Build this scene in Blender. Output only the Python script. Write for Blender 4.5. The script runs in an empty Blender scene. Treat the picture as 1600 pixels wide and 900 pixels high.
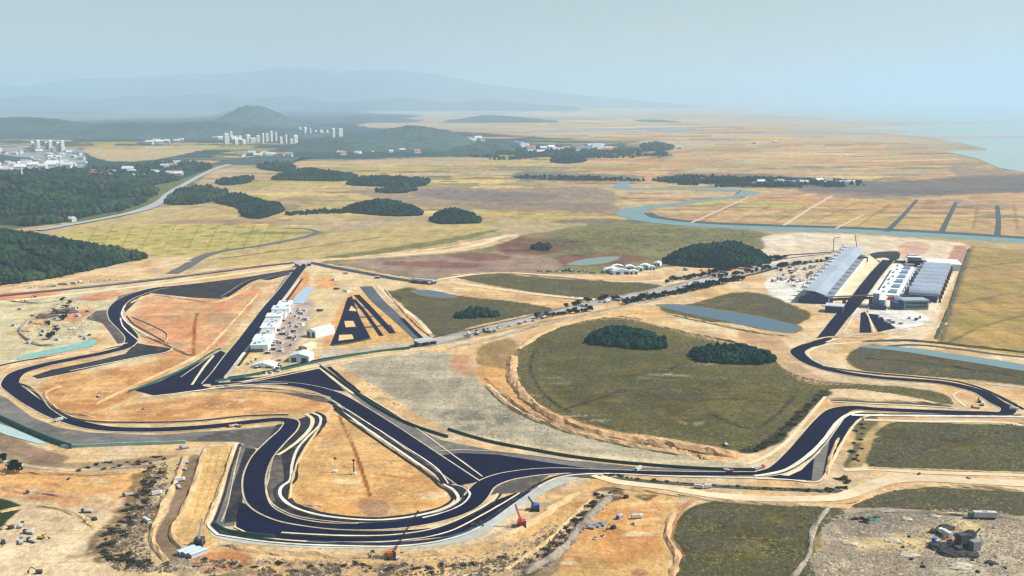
import bpy, math, random
import numpy as np
from mathutils import Vector
from mathutils.geometry import tessellate_polygon
rnd = random.Random(7)
SC = bpy.context.scene
COL = SC.collection

# ---------------------------------------------------------------- camera
F, CX, CY, HOR, ALT = 1715.0, 800.0, 450.0, 155.0, 300.0
PITCH = math.atan((CY - HOR) / F)
cam = bpy.data.cameras.new("camera"); camo = bpy.data.objects.new("camera", cam); COL.objects.link(camo)
cam.sensor_width = 36.0; cam.lens = 36.0 * F / 1600.0
cam.clip_start = 1.0; cam.clip_end = 200000.0
camo.location = (0, 0, ALT); camo.rotation_euler = (math.pi / 2 - PITCH, 0, 0)
SC.camera = camo
# ---------------------------------------------------------------- sky, sun, exposure
SUN_EL, SUN_AZ = 46.0, 86.0          # azimuth clockwise from +Y (the view direction)
SKY_STR, SUN_STR, EXPO = 0.064, 5.0, 0.64
HAZE_D = 5.4e-5
w = bpy.data.worlds.new("World"); SC.world = w; w.use_nodes = True
nt = w.node_tree; nt.nodes.clear()
sky = nt.nodes.new("ShaderNodeTexSky"); sky.sky_type = 'NISHITA'; sky.sun_disc = False
sky.sun_elevation = math.radians(SUN_EL); sky.sun_rotation = math.radians(SUN_AZ)
sky.altitude = 0; sky.air_density = 1.3; sky.dust_density = 0.6; sky.ozone_density = 2.5
bg = nt.nodes.new("ShaderNodeBackground"); bg.inputs[1].default_value = SKY_STR
wo = nt.nodes.new("ShaderNodeOutputWorld")
nt.links.new(sky.outputs[0], bg.inputs[0]); nt.links.new(bg.outputs[0], wo.inputs[0])
sl = bpy.data.lights.new("sun", 'SUN'); sl.energy = SUN_STR; sl.angle = math.radians(0.5); sl.color = (1, 0.96, 0.89)
so = bpy.data.objects.new("sun", sl); COL.objects.link(so)
a, e = math.radians(SUN_AZ), math.radians(SUN_EL)
sdir = Vector((math.sin(a) * math.cos(e), math.cos(a) * math.cos(e), math.sin(e)))
so.rotation_euler = sdir.to_track_quat('Z', 'Y').to_euler(); so.location = (0, 0, 1500)
SC.view_settings.view_transform = 'Standard'; SC.view_settings.look = 'None'
SC.view_settings.exposure = EXPO; SC.view_settings.gamma = 1.0; SC.view_settings.use_curve_mapping = False
SC.render.engine = 'CYCLES'
SC.cycles.volume_bounces = 2; SC.cycles.max_bounces = 5; SC.cycles.diffuse_bounces = 2
SC.cycles.use_denoising = True
SC.cycles.pixel_filter_type = 'BLACKMAN_HARRIS'; SC.cycles.filter_width = 1.35

# ---------------------------------------------------------------- numeric helpers
CP, SP = math.cos(PITCH), math.sin(PITCH)
def P(px, py, z=0.0):
    """world point on the plane z seen at photograph position (px, py)"""
    dx = (px - CX) / F; dv = -(py - CY) / F
    dy = CP + dv * SP; dz = -SP + dv * CP
    t = (z - ALT) / dz
    return Vector((dx * t, dy * t, z))
def PA(pts, z=0.0):
    p = np.asarray(pts, float)
    dx = (p[:, 0] - CX) / F; dv = -(p[:, 1] - CY) / F
    dy = CP + dv * SP; dz = -SP + dv * CP
    t = (z - ALT) / dz
    return np.stack([dx * t, dy * t], 1)
def TOPX(x, y, z=0.0):
    x = np.asarray(x, float); y = np.asarray(y, float)
    dd = y * CP - (z - ALT) * SP; vv = y * SP + (z - ALT) * CP
    return CX + F * x / dd, CY - F * vv / dd
def mpp(py): return ALT / (py - HOR)          # metres per photo pixel across, on the ground at that row
def lin(c):
    c = np.asarray(c, float) / 255.0
    return np.where(c <= 0.04045, c / 12.92, ((c + 0.055) / 1.055) ** 2.4)
HZ = np.array([0.33, 0.50, 0.60])
def alb(c, d=1500.0, k=1.55):
    """true surface colour behind a photographed colour: the air between is taken away"""
    T = math.exp(-HAZE_D * d)
    a = (lin(c) - HZ * (1 - T) * 0.62) / (k * T)
    return tuple(np.clip(a, 0.006, 0.85))
_R = np.random.RandomState(11)
_LAT = _R.rand(256, 256)
def vn(x, y, s, seed=0):
    x = np.asarray(x) / s + seed * 17.3; y = np.asarray(y) / s + seed * 7.7
    xi = np.floor(x).astype(int); yi = np.floor(y).astype(int)
    fx = x - xi; fy = y - yi; fx = fx * fx * (3 - 2 * fx); fy = fy * fy * (3 - 2 * fy)
    g = lambda a, b: _LAT[a % 256, b % 256]
    return (g(xi, yi) * (1 - fx) + g(xi + 1, yi) * fx) * (1 - fy) + (g(xi, yi + 1) * (1 - fx) + g(xi + 1, yi + 1) * fx) * fy
def fbm(x, y, s, seed=0, o=4):
    r = 0; a = 0.5; t = 0
    for i in range(o):
        r = r + a * vn(x, y, s / 2 ** i, seed + i * 3); t += a; a *= 0.55
    return r / t
def smooth(pts, closed=True, n=5):
    pts = [tuple(p) for p in pts]; N = len(pts); out = []
    rng = range(N) if closed else range(N - 1)
    for i in rng:
        if closed: p0, p1, p2, p3 = (pts[(i + k - 1) % N] for k in range(4))
        else: p0, p1, p2, p3 = pts[max(i - 1, 0)], pts[i], pts[i + 1], pts[min(i + 2, N - 1)]
        p0, p1, p2, p3 = map(np.array, (p0, p1, p2, p3))
        # centripetal catmull-rom
        t1 = max(np.linalg.norm(p1 - p0), 1e-3) ** .5; t2 = t1 + max(np.linalg.norm(p2 - p1), 1e-3) ** .5
        t3 = t2 + max(np.linalg.norm(p3 - p2), 1e-3) ** .5
        for k in range(n):
            t = t1 + (t2 - t1) * k / n
            A1 = p0 * (t1 - t) / t1 + p1 * t / t1
            A2 = p1 * (t2 - t) / (t2 - t1) + p2 * (t - t1) / (t2 - t1)
            A3 = p2 * (t3 - t) / (t3 - t2) + p3 * (t - t2) / (t3 - t2)
            B1 = A1 * (t2 - t) / t2 + A2 * t / t2
            B2 = A2 * (t3 - t) / (t3 - t1) + A3 * (t - t1) / (t3 - t1)
            out.append(B1 * (t2 - t) / (t2 - t1) + B2 * (t - t1) / (t2 - t1))
    if not closed: out.append(np.array(pts[-1], float))
    return np.array(out, float)
def sdf(x, y, poly):
    """signed distance, positive inside"""
    d2 = np.full(x.shape, 1e18); inside = np.zeros(x.shape, bool); n = len(poly)
    for i in range(n):
        ax, ay = poly[i]; bx, by = poly[(i + 1) % n]
        ex, ey = bx - ax, by - ay; L = ex * ex + ey * ey + 1e-12
        t = np.clip(((x - ax) * ex + (y - ay) * ey) / L, 0, 1)
        d2 = np.minimum(d2, (x - ax - t * ex) ** 2 + (y - ay - t * ey) ** 2)
        c = (ay > y) != (by > y)
        if ey != 0: inside ^= c & (x < ex * (y - ay) / ey + ax)
    return np.where(inside, 1, -1) * np.sqrt(d2)
def linedist(x, y, path):
    d2 = np.full(x.shape, 1e18)
    for i in range(len(path) - 1):
        ax, ay = path[i]; bx, by = path[i + 1]
        ex, ey = bx - ax, by - ay; L = ex * ex + ey * ey + 1e-12
        t = np.clip(((x - ax) * ex + (y - ay) * ey) / L, 0, 1)
        d2 = np.minimum(d2, (x - ax - t * ex) ** 2 + (y - ay - t * ey) ** 2)
    return np.sqrt(d2)

# ---------------------------------------------------------------- materials
def newmat(name):
    m = bpy.data.materials.new(name); m.use_nodes = True; n = m.node_tree; n.nodes.clear()
    o = n.nodes.new("ShaderNodeOutputMaterial"); b = n.nodes.new("ShaderNodeBsdfPrincipled")
    n.links.new(b.outputs[0], o.inputs[0]); return m, n, b
_MC = {}
def mat(name, col, rough=0.85, var=0.25, scale=6.0, bump=0.0, metal=0.0, spec=0.3, stretch=None, obj=False, big=0.0):
    if name in _MC: return _MC[name]
    m, n, b = newmat(name); L = n.links
    b.inputs['Roughness'].default_value = rough; b.inputs['Metallic'].default_value = metal
    b.inputs['Specular IOR Level'].default_value = spec
    tc = n.nodes.new("ShaderNodeTexCoord"); src = tc.outputs['Object']
    if stretch:
        mp = n.nodes.new("ShaderNodeMapping"); L.new(src, mp.inputs[0]); mp.inputs['Scale'].default_value = stretch[:3]
        if len(stretch) > 3: mp.inputs['Rotation'].default_value = (0, 0, stretch[3])
        src = mp.outputs[0]
    t = n.nodes.new("ShaderNodeTexNoise"); t.inputs['Scale'].default_value = 1.0 / scale; t.inputs['Detail'].default_value = 5
    t.inputs['Roughness'].default_value = 0.65; L.new(src, t.inputs['Vector'])
    mr = n.nodes.new("ShaderNodeMapRange"); mr.inputs[1].default_value = 0.3; mr.inputs[2].default_value = 0.7
    mr.inputs[3].default_value = 1 - var; mr.inputs[4].default_value = 1 + var; L.new(t.outputs[0], mr.inputs[0])
    f = mr.outputs[0]
    if big > 0:
        t2 = n.nodes.new("ShaderNodeTexNoise"); t2.inputs['Scale'].default_value = 1.0 / (scale * 9); t2.inputs['Detail'].default_value = 3
        L.new(src, t2.inputs['Vector'])
        m2 = n.nodes.new("ShaderNodeMapRange"); m2.inputs[1].default_value = 0.35; m2.inputs[2].default_value = 0.65
        m2.inputs[3].default_value = 1 - big; m2.inputs[4].default_value = 1 + big; L.new(t2.outputs[0], m2.inputs[0])
        mm = n.nodes.new("ShaderNodeMath"); mm.operation = 'MULTIPLY'; L.new(f, mm.inputs[0]); L.new(m2.outputs[0], mm.inputs[1]); f = mm.outputs[0]
    vm = n.nodes.new("ShaderNodeVectorMath"); vm.operation = 'SCALE'; vm.inputs[0].default_value = col[:3]
    L.new(f, vm.inputs['Scale']); L.new(vm.outputs[0], b.inputs['Base Color'])
    if bump > 0:
        bp = n.nodes.new("ShaderNodeBump"); bp.inputs['Strength'].default_value = 1.0; bp.inputs['Distance'].default_value = bump
        L.new(t.outputs[0], bp.inputs['Height']); L.new(bp.outputs[0], b.inputs['Normal'])
    _MC[name] = m; return m

# ---------------------------------------------------------------- object helpers
def tag(o, label=None, cat=None, group=None, kind=None):
    if label: o['label'] = label
    if cat: o['category'] = cat
    if group: o['group'] = group
    if kind: o['kind'] = kind
    return o
def mesh(name, v, f, m, parent=None, smooth_shade=False):
    me = bpy.data.meshes.new(name); me.from_pydata([tuple(p) for p in v], [], f)
    for mm in (m if isinstance(m, (list, tuple)) else [m]): me.materials.append(mm)
    if smooth_shade: me.polygons.foreach_set('use_smooth', [True] * len(me.polygons))
    me.update(); o = bpy.data.objects.new(name, me); COL.objects.link(o)
    if parent: o.parent = parent
    return o
def bigmesh(name, V, Fq, m, nper=4):
    me = bpy.data.meshes.new(name); V = np.ascontiguousarray(V, np.float32); Fq = np.ascontiguousarray(Fq, np.int32)
    me.vertices.add(len(V)); me.vertices.foreach_set('co', V.ravel())
    me.loops.add(Fq.size); me.loops.foreach_set('vertex_index', Fq.ravel())
    me.polygons.add(len(Fq)); me.polygons.foreach_set('loop_start', np.arange(0, Fq.size, nper, dtype=np.int32))
    me.update(calc_edges=True); me.materials.append(m)
    o = bpy.data.objects.new(name, me); COL.objects.link(o); return o
def structure(o, label=None, cat=None):
    return tag(o, label, cat, kind='structure')
_ZC = [0]
def zstep():
    _ZC[0] = (_ZC[0] + 1) % 13; return _ZC[0] * 0.006
def sheet(name, px, m, z, label=None, cat=None, sm=True, kind='structure', jit=0.0, n=4):
    pts = smooth(px, True, n) if sm else np.array(px, float)
    z = z + zstep(); wv = PA(pts)
    if jit: wv = wv + np.stack([fbm(wv[:, 0], wv[:, 1], 14, 5) - .5, fbm(wv[:, 0], wv[:, 1], 14, 9) - .5], 1) * 2 * jit
    vv = [Vector((p[0], p[1], 0)) for p in wv]
    tris = tessellate_polygon([vv])
    out = []
    for t in tris:
        a_, b_, c_ = (vv[i] for i in t)
        out.append(t if (b_ - a_).cross(c_ - a_).z > 0 else (t[0], t[2], t[1]))
    o = mesh(name, [(p[0], p[1], z) for p in wv], out, m)
    return tag(o, label, cat, kind=kind)
def wpath(px, n=6, sm=True):
    return PA(smooth(px, False, n) if sm else np.array(px, float))
def rib_geo(wp, width, z, off=0.0, rag=0.0):
    d = np.gradient(wp, axis=0); d /= np.linalg.norm(d, axis=1)[:, None] + 1e-9
    nrm = np.stack([-d[:, 1], d[:, 0]], 1)
    wd = np.broadcast_to(np.asarray(width, float), (len(wp),)) if np.ndim(width) == 0 else np.interp(np.linspace(0, 1, len(wp)), np.linspace(0, 1, len(width)), width)
    wd = wd * (1 + rag * (vn(wp[:, 0], wp[:, 1], 9, 3) - .5)); L_ = wp + nrm * (off + wd / 2 + rag * 2 * (vn(wp[:, 0], wp[:, 1], 12, 7) - .5))[:, None]; R_ = wp + nrm * (off - wd / 2)[:, None]
    V = []; Fc = []
    for i in range(len(wp)): V += [(L_[i, 0], L_[i, 1], z), (R_[i, 0], R_[i, 1], z)]
    for i in range(len(wp) - 1): Fc.append((2 * i, 2 * i + 1, 2 * i + 3, 2 * i + 2))
    return V, Fc
def ribbon(name, px, width, m, z, label=None, cat=None, off=0.0, n=6, sm=True, kind='structure', rag=0.0):
    z = z + zstep()
    V, Fc = rib_geo(wpath(px, n, sm), width, z, off, rag)
    return tag(mesh(name, V, Fc, m), label, cat, kind=kind)
def wallstrip(name, px, h, t, m, label, cat, n=5, parent=None, z0=0.0):
    """standing strip (fence, barrier) with thickness"""
    wp = wpath(px, n); d = np.gradient(wp, axis=0); d /= np.linalg.norm(d, axis=1)[:, None] + 1e-9
    nr = np.stack([-d[:, 1], d[:, 0]], 1) * t / 2; V = []; Fc = []
    for i in range(len(wp)):
        a_, b_ = wp[i] + nr[i], wp[i] - nr[i]
        V += [(a_[0], a_[1], z0), (a_[0], a_[1], z0 + h), (b_[0], b_[1], z0 + h), (b_[0], b_[1], z0)]
    for i in range(len(wp) - 1):
        for k in range(4): Fc.append((4 * i + k, 4 * i + (k + 1) % 4, 4 * i + 4 + (k + 1) % 4, 4 * i + 4 + k))
    Fc += [(3, 2, 1, 0), tuple(4 * (len(wp) - 1) + k for k in range(4))]
    o = mesh(name, V, Fc, m, parent)
    if label: tag(o, label, cat)
    return o
# ================================================================ GROUND (one sheet to the horizon, soil colours as a surface attribute)
rows = list(np.arange(1010, 260, -1.6)) + list(np.arange(260, 159.2, -0.9)) 
us = np.linspace(-0.66, 0.66, 760)
def row_depth(py):
    dv = -(py - CY) / F; return ALT * (CP + dv * SP) / (SP - dv * CP)
dep = np.array([row_depth(r) for r in rows])
dep = np.concatenate([[250, 380], dep[dep > 450], [150000]])
X = (us[None, :] * dep[:, None]); Y = np.repeat(dep[:, None], len(us), 1)
PX, PY = TOPX(X, Y)
# base: farmland (alpha = 1), with soil near
C = np.zeros(X.shape + (3,)); C[:] = (0.40, 0.27, 0.11); FARM = np.ones(X.shape)
def bb(poly, f):
    p = np.array(poly); x0, y0 = p.min(0) - f; x1, y1 = p.max(0) + f
    ri = np.where((PY[:, 0] > y0) & (PY[:, 0] < y1))[0]
    if len(ri) == 0: return None
    r0, r1 = ri[0], ri[-1] + 1
    cc = (PX[r0:r1] > x0) & (PX[r0:r1] < x1); ci = np.where(cc.any(0))[0]
    if len(ci) == 0: return None
    return slice(r0, r1), slice(ci[0], ci[-1] + 1)
RN = fbm(X, Y, 60, 2, 4) - 0.5; RN2 = fbm(X, Y, 15, 8, 3) - 0.5
def paint(poly, col, f=1.5, rag=2.0, s=1.0, farm=0.0, sm=True, patch=0.0, var=0.0):
    pl = smooth(poly, True, 4) if sm else np.array(poly, float)
    q = bb(pl, f + rag + 2)
    if q is None: return
    x, y = PX[q], PY[q]
    fy = 2.2                                   # edges are foreshortened
    p2 = pl.copy(); p2[:, 1] *= fy
    d = sdf(x, y * fy, p2) + (RN[q] * 1.4 + RN2[q]) * 2 * rag
    a_ = np.clip(d / max(f, .3) * .5 + .5, 0, 1); a_ = a_ * a_ * (3 - 2 * a_) * s
    if patch: a_ = a_ * np.clip((fbm(X[q], Y[q], patch, 31) - .42) * 6, 0, 1)
    dm = float(row_depth(max(pl[:, 1].mean(), 165)))
    cc = np.array(alb(col, min(dm, 9000)))
    if var: cc = cc * (1 + var * (fbm(X[q], Y[q], 45, 77) - .5) * 2)[..., None]
    C[q] = C[q] * (1 - a_[..., None]) + cc * a_[..., None]
    FARM[q] = FARM[q] * (1 - a_) + farm * a_
def stroke(path, wpx, col, s=1.0, f=0.8, farm=0.0, sm=True):
    pl = smooth(path, False, 4) if sm else np.array(path, float)
    q = bb(pl, wpx + 4)
    if q is None: return
    x, y = X[q], Y[q]
    wp = PA(pl); d = linedist(x, y, wp)
    dm = float(row_depth(max(pl[:, 1].mean(), 165)))
    wm = wpx; a_ = np.clip((wm / 2 - d + RN2[q] * wm * .5) / (f * wm * .35) + .5, 0, 1) * s
    cc = np.array(alb(col, min(dm, 9000)))
    C[q] = C[q] * (1 - a_[..., None]) + cc * a_[..., None]; FARM[q] = FARM[q] * (1 - a_) + farm * a_

# --- far land, town ground, farmland tones
paint([(-400,150),(340,172),(700,170),(640,185),(560,196),(720,205),(860,215),(1040,230),(1050,243),(900,250),(700,246),(560,250),(450,252),(330,262),(280,300),(190,335),(80,352),(-400,352)], (70,98,104), 4, 3)
paint([(130,233),(240,228),(345,228),(300,238),(250,248),(190,252),(150,246)], (196,176,128), 2, 2, farm=.8)
paint([(-100,232),(60,228),(130,236),(130,262),(60,272),(-100,276)], (150,160,160), 3, 3)
paint([(180,288),(235,285),(280,282),(250,297),(215,300)], (190,170,110), 2, 1)
paint([(-50,182),(120,178),(340,172),(345,178),(200,186),(-50,187)], (150,166,160), 2, 1, s=.5)
paint([(700,196),(900,186),(1300,190),(1420,200),(1480,215),(1200,215),(1000,222),(800,205)], (196,182,152), 2, 2, farm=.9)
paint([(560,175),(900,168),(1300,172),(1500,185),(1100,178),(800,182)], (165,178,180), 2, 1, farm=.5)
paint([(820,205),(1000,198),(1300,203),(1420,212),(1300,210),(1000,207)], (140,160,172), 2, 2, farm=.4)
# dark belts; the long right-hand one is cloud shade painted into the ground colour
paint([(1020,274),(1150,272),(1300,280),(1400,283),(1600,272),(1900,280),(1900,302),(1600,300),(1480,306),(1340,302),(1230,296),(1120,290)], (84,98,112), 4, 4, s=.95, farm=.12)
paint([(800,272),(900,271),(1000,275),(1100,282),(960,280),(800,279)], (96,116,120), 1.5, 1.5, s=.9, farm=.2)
paint([(560,300),(640,290),(760,292),(960,300),(960,318),(800,328),(700,326),(600,312)], (150,136,124), 3, 3, farm=.4)
paint([(640,298),(760,296),(860,306),(800,315),(700,310)], (126,122,122), 3, 3, s=.8, farm=.3)
paint([(820,314),(960,318),(990,340),(900,338),(830,325)], (175,150,125), 3, 3, farm=.5)
paint([(860,346),(940,340),(1000,344),(1100,350),(960,352)], (90,104,110), 1.5, 1, s=.8)
paint([(1500,222),(1560,262),(1620,285),(1480,275),(1400,262),(1490,250)], (150,140,130), 3, 2, s=.7, farm=.5)
# yellow rice fields, left
paint([(80,366),(180,338),(300,318),(370,322),(440,340),(500,360),(480,372),(420,385),(360,400),(290,412),(230,405),(200,392),(120,378)], (194,176,112), 2, 2, farm=.45)
paint([(100,370),(230,352),(380,352),(480,362),(440,374),(340,392),(250,398),(160,384)], (188,178,92), 2.5, 2, s=.8, farm=.3)
paint([(250,330),(330,318),(470,335),(560,340),(560,352),(440,350),(330,342)], (205,170,120), 2.5, 2, s=.8, farm=.6)
paint([(330,415),(360,402),(430,386),(520,366),(640,352),(770,352),(740,368),(600,384),(480,402),(400,415)], (206,178,104), 2.5, 2, farm=.6)
paint([(490,404),(600,388),(700,372),(790,356),(740,372),(640,390),(560,402)], (128,128,84), 2, 2)
paint([(680,328),(800,322),(950,328),(980,345),(820,350),(700,344)], (205,172,112), 3, 2, s=.7, farm=.7)
paint([(380,300),(460,285),(560,300),(540,320),(420,322),(350,312)], (204,174,120), 3, 2, s=.8, farm=.7)
paint([(1060,318),(1200,303),(1420,310),(1420,362),(1200,356),(1090,345),(1040,332)], (196,164,112), 2, 2, s=.8, farm=.6)
for pl,c in (([(1120,318),(1240,310),(1210,330),(1080,340)], (186,142,110)), ([(1240,312),(1330,312),(1310,328),(1200,345)], (180,156,96)),
             ([(1340,318),(1420,318),(1385,360),(1290,358)], (204,166,108)), ([(1430,320),(1490,322),(1470,364),(1392,361)], (198,158,102)),
             ([(1500,322),(1556,324),(1556,369),(1478,365)], (186,156,100)), ([(1564,324),(1700,328),(1700,376),(1562,370)], (190,148,110))):
    paint(pl, c, 1.2, 1, s=.75, farm=.35, sm=False)
for y0 in range(166, 270, 7):
    x0 = 1000 + rnd.uniform(-300, 200); x1 = x0 + rnd.uniform(150, 500); yy = y0 + 55 * (y0 > 215)
    if yy > 268: continue
    paint([(x0, yy), ((x0 + x1) / 2, yy - 2), (x1, yy), ((x0 + x1) / 2, yy + 2.5)], rnd.choice([(150,155,140),(190,155,130),(215,180,125),(140,150,150)]), 1, 1, s=.6, farm=.3)
fr = random.Random(21)
def infield(x_, y_): return not (y_ > 235 and x_ < 330 + (y_ - 235) * .2) and not (x_ > 1480 - (240 - y_) * 8 and y_ < 262) and not (430 < x_ < 1050 and y_ < 250 and y_ > 200 and x_ < 760)
for k in range(1000):
    y_ = 172 + 196 * fr.random() ** 1.15; x_ = fr.uniform(-60, 1680)
    if not infield(x_, y_) or (y_ < 196 and x_ < 700): continue
    if y_ > 345 and x_ > 500: continue
    hw_ = fr.uniform(16, 90) * (1 + (y_ > 250) * .4); th = max(.7, (y_ - 155) * fr.uniform(.008, .034)); sl = fr.uniform(-.02, .02) - (x_ - 800) * 1e-5
    c_ = fr.choice([(196,156,116),(208,178,116),(198,172,100),(150,142,104),(166,136,108),(124,126,104),(216,190,134),(176,164,92),(200,164,112),(134,132,114),(158,156,96),(186,176,104)])
    g_ = fr.uniform(.15, .5) * hw_
    if x_ > 900 and y_ > 200 and fr.random() < .75: c_ = fr.choice([(196,152,118),(186,146,110),(206,166,118),(172,136,108),(214,178,132),(150,132,112)])
    paint([(x_ - hw_, y_ - sl * hw_), (x_ - hw_ + g_, y_ - th), (x_ + hw_, y_ - th + sl * hw_), (x_ + hw_ - g_, y_ + th)], c_, .7, .6, s=fr.uniform(.6, 1), farm=fr.choice([0, .25]), sm=False)
for k in range(420):
    y_ = 185 + 180 * fr.random() ** 1.2; x_ = fr.uniform(-40, 1660)
    if not infield(x_, y_) or (y_ < 200 and x_ < 700): continue
    if y_ > 345 and x_ > 500: continue
    hw_ = fr.uniform(30, 130); sl = fr.uniform(-.03, .03)
    stroke([(x_ - hw_, y_ - sl * hw_), (x_, y_ + fr.uniform(-1, 1)), (x_ + hw_, y_ + sl * hw_)], max(8, (row_depth(y_) ** 2 / 514500) * fr.uniform(.5, 1.1)), fr.choice([(96,108,110),(112,112,96),(120,104,92),(88,100,92),(226,196,150)]), s=fr.uniform(.4, .85), farm=.1)
for k in range(9):
    y_ = 350 + k * 5.5; stroke([(120 + k * 6, y_ + 8), (260, y_ + 4), (440, y_ - 2)], 6, (112,106,62), s=.75, farm=.1)
for x_ in (140, 165, 196, 228, 262, 300, 330, 360, 386, 410, 440): stroke([(x_ + 12, 352), (x_, 374), (x_ - 8, 392)], 3, (120,112,66), s=.6)
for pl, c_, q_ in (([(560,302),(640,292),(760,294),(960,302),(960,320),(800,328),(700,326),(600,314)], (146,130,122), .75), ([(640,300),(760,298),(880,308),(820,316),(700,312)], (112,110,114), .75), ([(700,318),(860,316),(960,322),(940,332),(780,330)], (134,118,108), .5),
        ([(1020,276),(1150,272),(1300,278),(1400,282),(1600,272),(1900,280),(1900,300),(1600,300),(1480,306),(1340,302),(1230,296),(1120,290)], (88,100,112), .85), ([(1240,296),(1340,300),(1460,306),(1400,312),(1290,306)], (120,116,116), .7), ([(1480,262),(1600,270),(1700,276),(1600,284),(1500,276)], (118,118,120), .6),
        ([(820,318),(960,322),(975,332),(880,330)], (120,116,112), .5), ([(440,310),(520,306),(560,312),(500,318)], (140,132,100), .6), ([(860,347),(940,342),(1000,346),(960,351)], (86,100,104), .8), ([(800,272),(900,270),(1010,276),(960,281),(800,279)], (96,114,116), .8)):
    paint(pl, c_, 3, 3, s=q_, farm=.15)  # dark bands once more, the right-hand belt again as painted cloud shade
for x_, x2 in ((1085,1150),(1140,1210),(1200,1268),(1262,1335),(1330,1392),(1520,1528),(1590,1584),(1640,1630)):
    stroke([(x_, 352 + (x_ > 1300) * 8), (x2, 318)], 7, (126,116,88), s=.6)
for y_ in (322, 330, 339, 349): stroke([(1060, y_ - 2), (1300, y_), (1700, y_ + 8)], 9, (130,112,84), s=.55)
# right-hand fields
paint([(1518,384),(2200,430),(2200,640),(1600,558),(1462,540),(1490,450)], (168,142,84), 1.5, 1, farm=.25, sm=False)
for k,(ya,yb,c) in enumerate([(400,410,(150,134,80)),(425,432,(176,138,90)),(445,455,(150,138,66)),(470,482,(184,146,84)),(500,508,(160,150,62)),(520,534,(200,160,84)),(545,553,(176,160,60))]):
    paint([(1500,ya),(1620,ya-3),(1900,ya),(1900,yb),(1600,yb),(1490,yb-2)], c, 3, 3, s=.55, farm=.2)
stroke([(1462,540),(1490,455),(1515,386)], 16, (110,104,78), s=.8)
stroke([(1500,420),(1600,408)], 9, (112,104,84), s=.7); stroke([(1500,474),(1560,462),(1620,450)], 9, (122,120,110), s=.8)
stroke([(1470,542),(1530,512),(1620,488)], 7, (122,110,72), s=.8)
# --- construction soil
paint([(-400,300),(0,300),(120,288),(240,262),(330,262),(300,290),(200,330),(80,352),(-400,352)], (96,112,78), 4, 4, farm=.15, var=.3)
soil = [(-600,480),(0,446),(110,428),(235,404),(300,401),(292,422),(400,412),(480,405),(560,402),(700,388),(790,366),(812,367),(760,385),(900,410),(1190,388),(1215,367),(1330,366),(1500,378),(1516,385),(1490,450),(1464,536),(1540,548),(1700,570),(2400,640),(2400,1300),(-900,1300)]
paint(soil, (226,189,136), 1.5, 1.2, sm=False, var=.14)
paint(soil, (206,160,112), 1.5, 1.2, sm=False, s=.55, patch=40); paint(soil, (228,206,168), 1.5, 1.2, sm=False, s=.7, patch=55)
paint([(-600,470),(0,462),(90,455),(190,462),(160,490),(150,520),(100,545),(0,570),(-600,600)], (214,202,160), 4, 3, s=.9, var=.1)
for pl in ([(0,460),(60,455),(110,452),(70,462),(0,468)], [(100,495),(150,480),(140,492),(110,505)], [(120,465),(180,455),(190,458),(150,470)]):
    paint(pl, (226,140,92), 3, 2, s=.8)
# old marsh north of the ring road
paint([(500,410),(600,402),(700,396),(760,385),(812,368),(860,360),(960,347),(1060,352),(1190,362),(1216,370),(1196,388),(1140,402),(1040,418),(960,428),(860,428),(740,430),(665,437),(560,419)], (134,130,92), 2, 2, var=.2)
paint([(520,410),(640,402),(720,398),(820,395),(880,410),(860,424),(740,428),(660,434),(580,420)], (166,140,124), 3, 3, s=.85, var=.15)
for pl in ([(780,380),(860,372),(900,382),(860,398),(780,392)], [(860,402),(980,398),(1010,404),(960,414),(880,412)], [(700,400),(760,396),(800,402),(740,408)], [(600,412),(680,408),(760,414),(700,420)]):
    paint(pl, (130,86,84), 4, 4, s=.75, var=.2)
paint([(900,362),(1040,360),(1180,368),(1120,380),(980,382),(880,375)], (132,132,84), 4, 3, s=.7, var=.2)
paint([(540,405),(700,390),(790,367),(812,368),(770,384),(700,394),(600,403)], (220,190,150), 1.5, 1)
# hardcore / pale site around the stands
paint([(1195,385),(1225,366),(1340,368),(1500,380),(1512,388),(1480,455),(1455,520),(1420,535),(1340,500),(1250,470),(1210,450),(1190,420)], (226,208,178), 3, 2, s=.92, var=.08)
paint([(1190,372),(1240,364),(1300,366),(1260,378),(1200,386)], (228,214,190), 2, 2, s=.8)
paint([(1410,380),(1455,380),(1450,392),(1420,404),(1400,395)], (206,150,130), 3, 3, s=.6); paint([(1490,386),(1512,388),(1500,420),(1482,424)], (186,136,118), 2.5, 2, s=.9)
paint([(1195,440),(1230,432),(1266,444),(1250,470),(1222,472),(1200,458)], (236,230,216), 3, 2)
paint([(1350,490),(1420,485),(1452,498),(1430,512),(1400,514),(1370,505)], (238,232,220), 1.5, 1)
# grass plots
GR = (104,100,64)
def grass(pl, c=GR, **k):
    paint(pl, c, 1.5, 1.6, var=.16, **k)
grass([(604,452),(640,448),(662,455),(720,463),(800,471),(862,483),(800,497),(740,510),(682,525),(650,500),(622,472)], (98,96,64))
grass([(706,432),(780,428),(860,434),(960,440),(1036,447),(1000,460),(940,470),(890,468),(800,452),(740,440)], (104,102,68))
grass([(1030,482),(1080,474),(1140,458),(1190,458),(1235,475),(1268,492),(1245,508),(1150,505),(1080,500)], (104,100,64))
D = [(805,548),(800,575),(806,598),(835,628),(880,652),(960,673),(1040,684),(1110,697),(1165,705),(1200,692),(1245,650),(1285,618),(1300,608),(1420,620),(1490,632),(1480,618),(1420,606),(1350,600),(1270,592),(1225,575),(1212,562),(1160,540),(1110,530),(1040,512),(990,499),(940,496),(890,505),(840,522)]
grass(D, (116,108,64))
for pl in ([(830,540),(960,520),(1080,560),(1000,600),(860,580)], [(900,600),(1020,590),(1150,640),(1080,670),(940,640)], [(1040,580),(1200,590),(1240,620),(1150,640)]):
    paint(pl, (106,98,54), 12, 8, s=.5, var=.3, patch=50)
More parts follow.
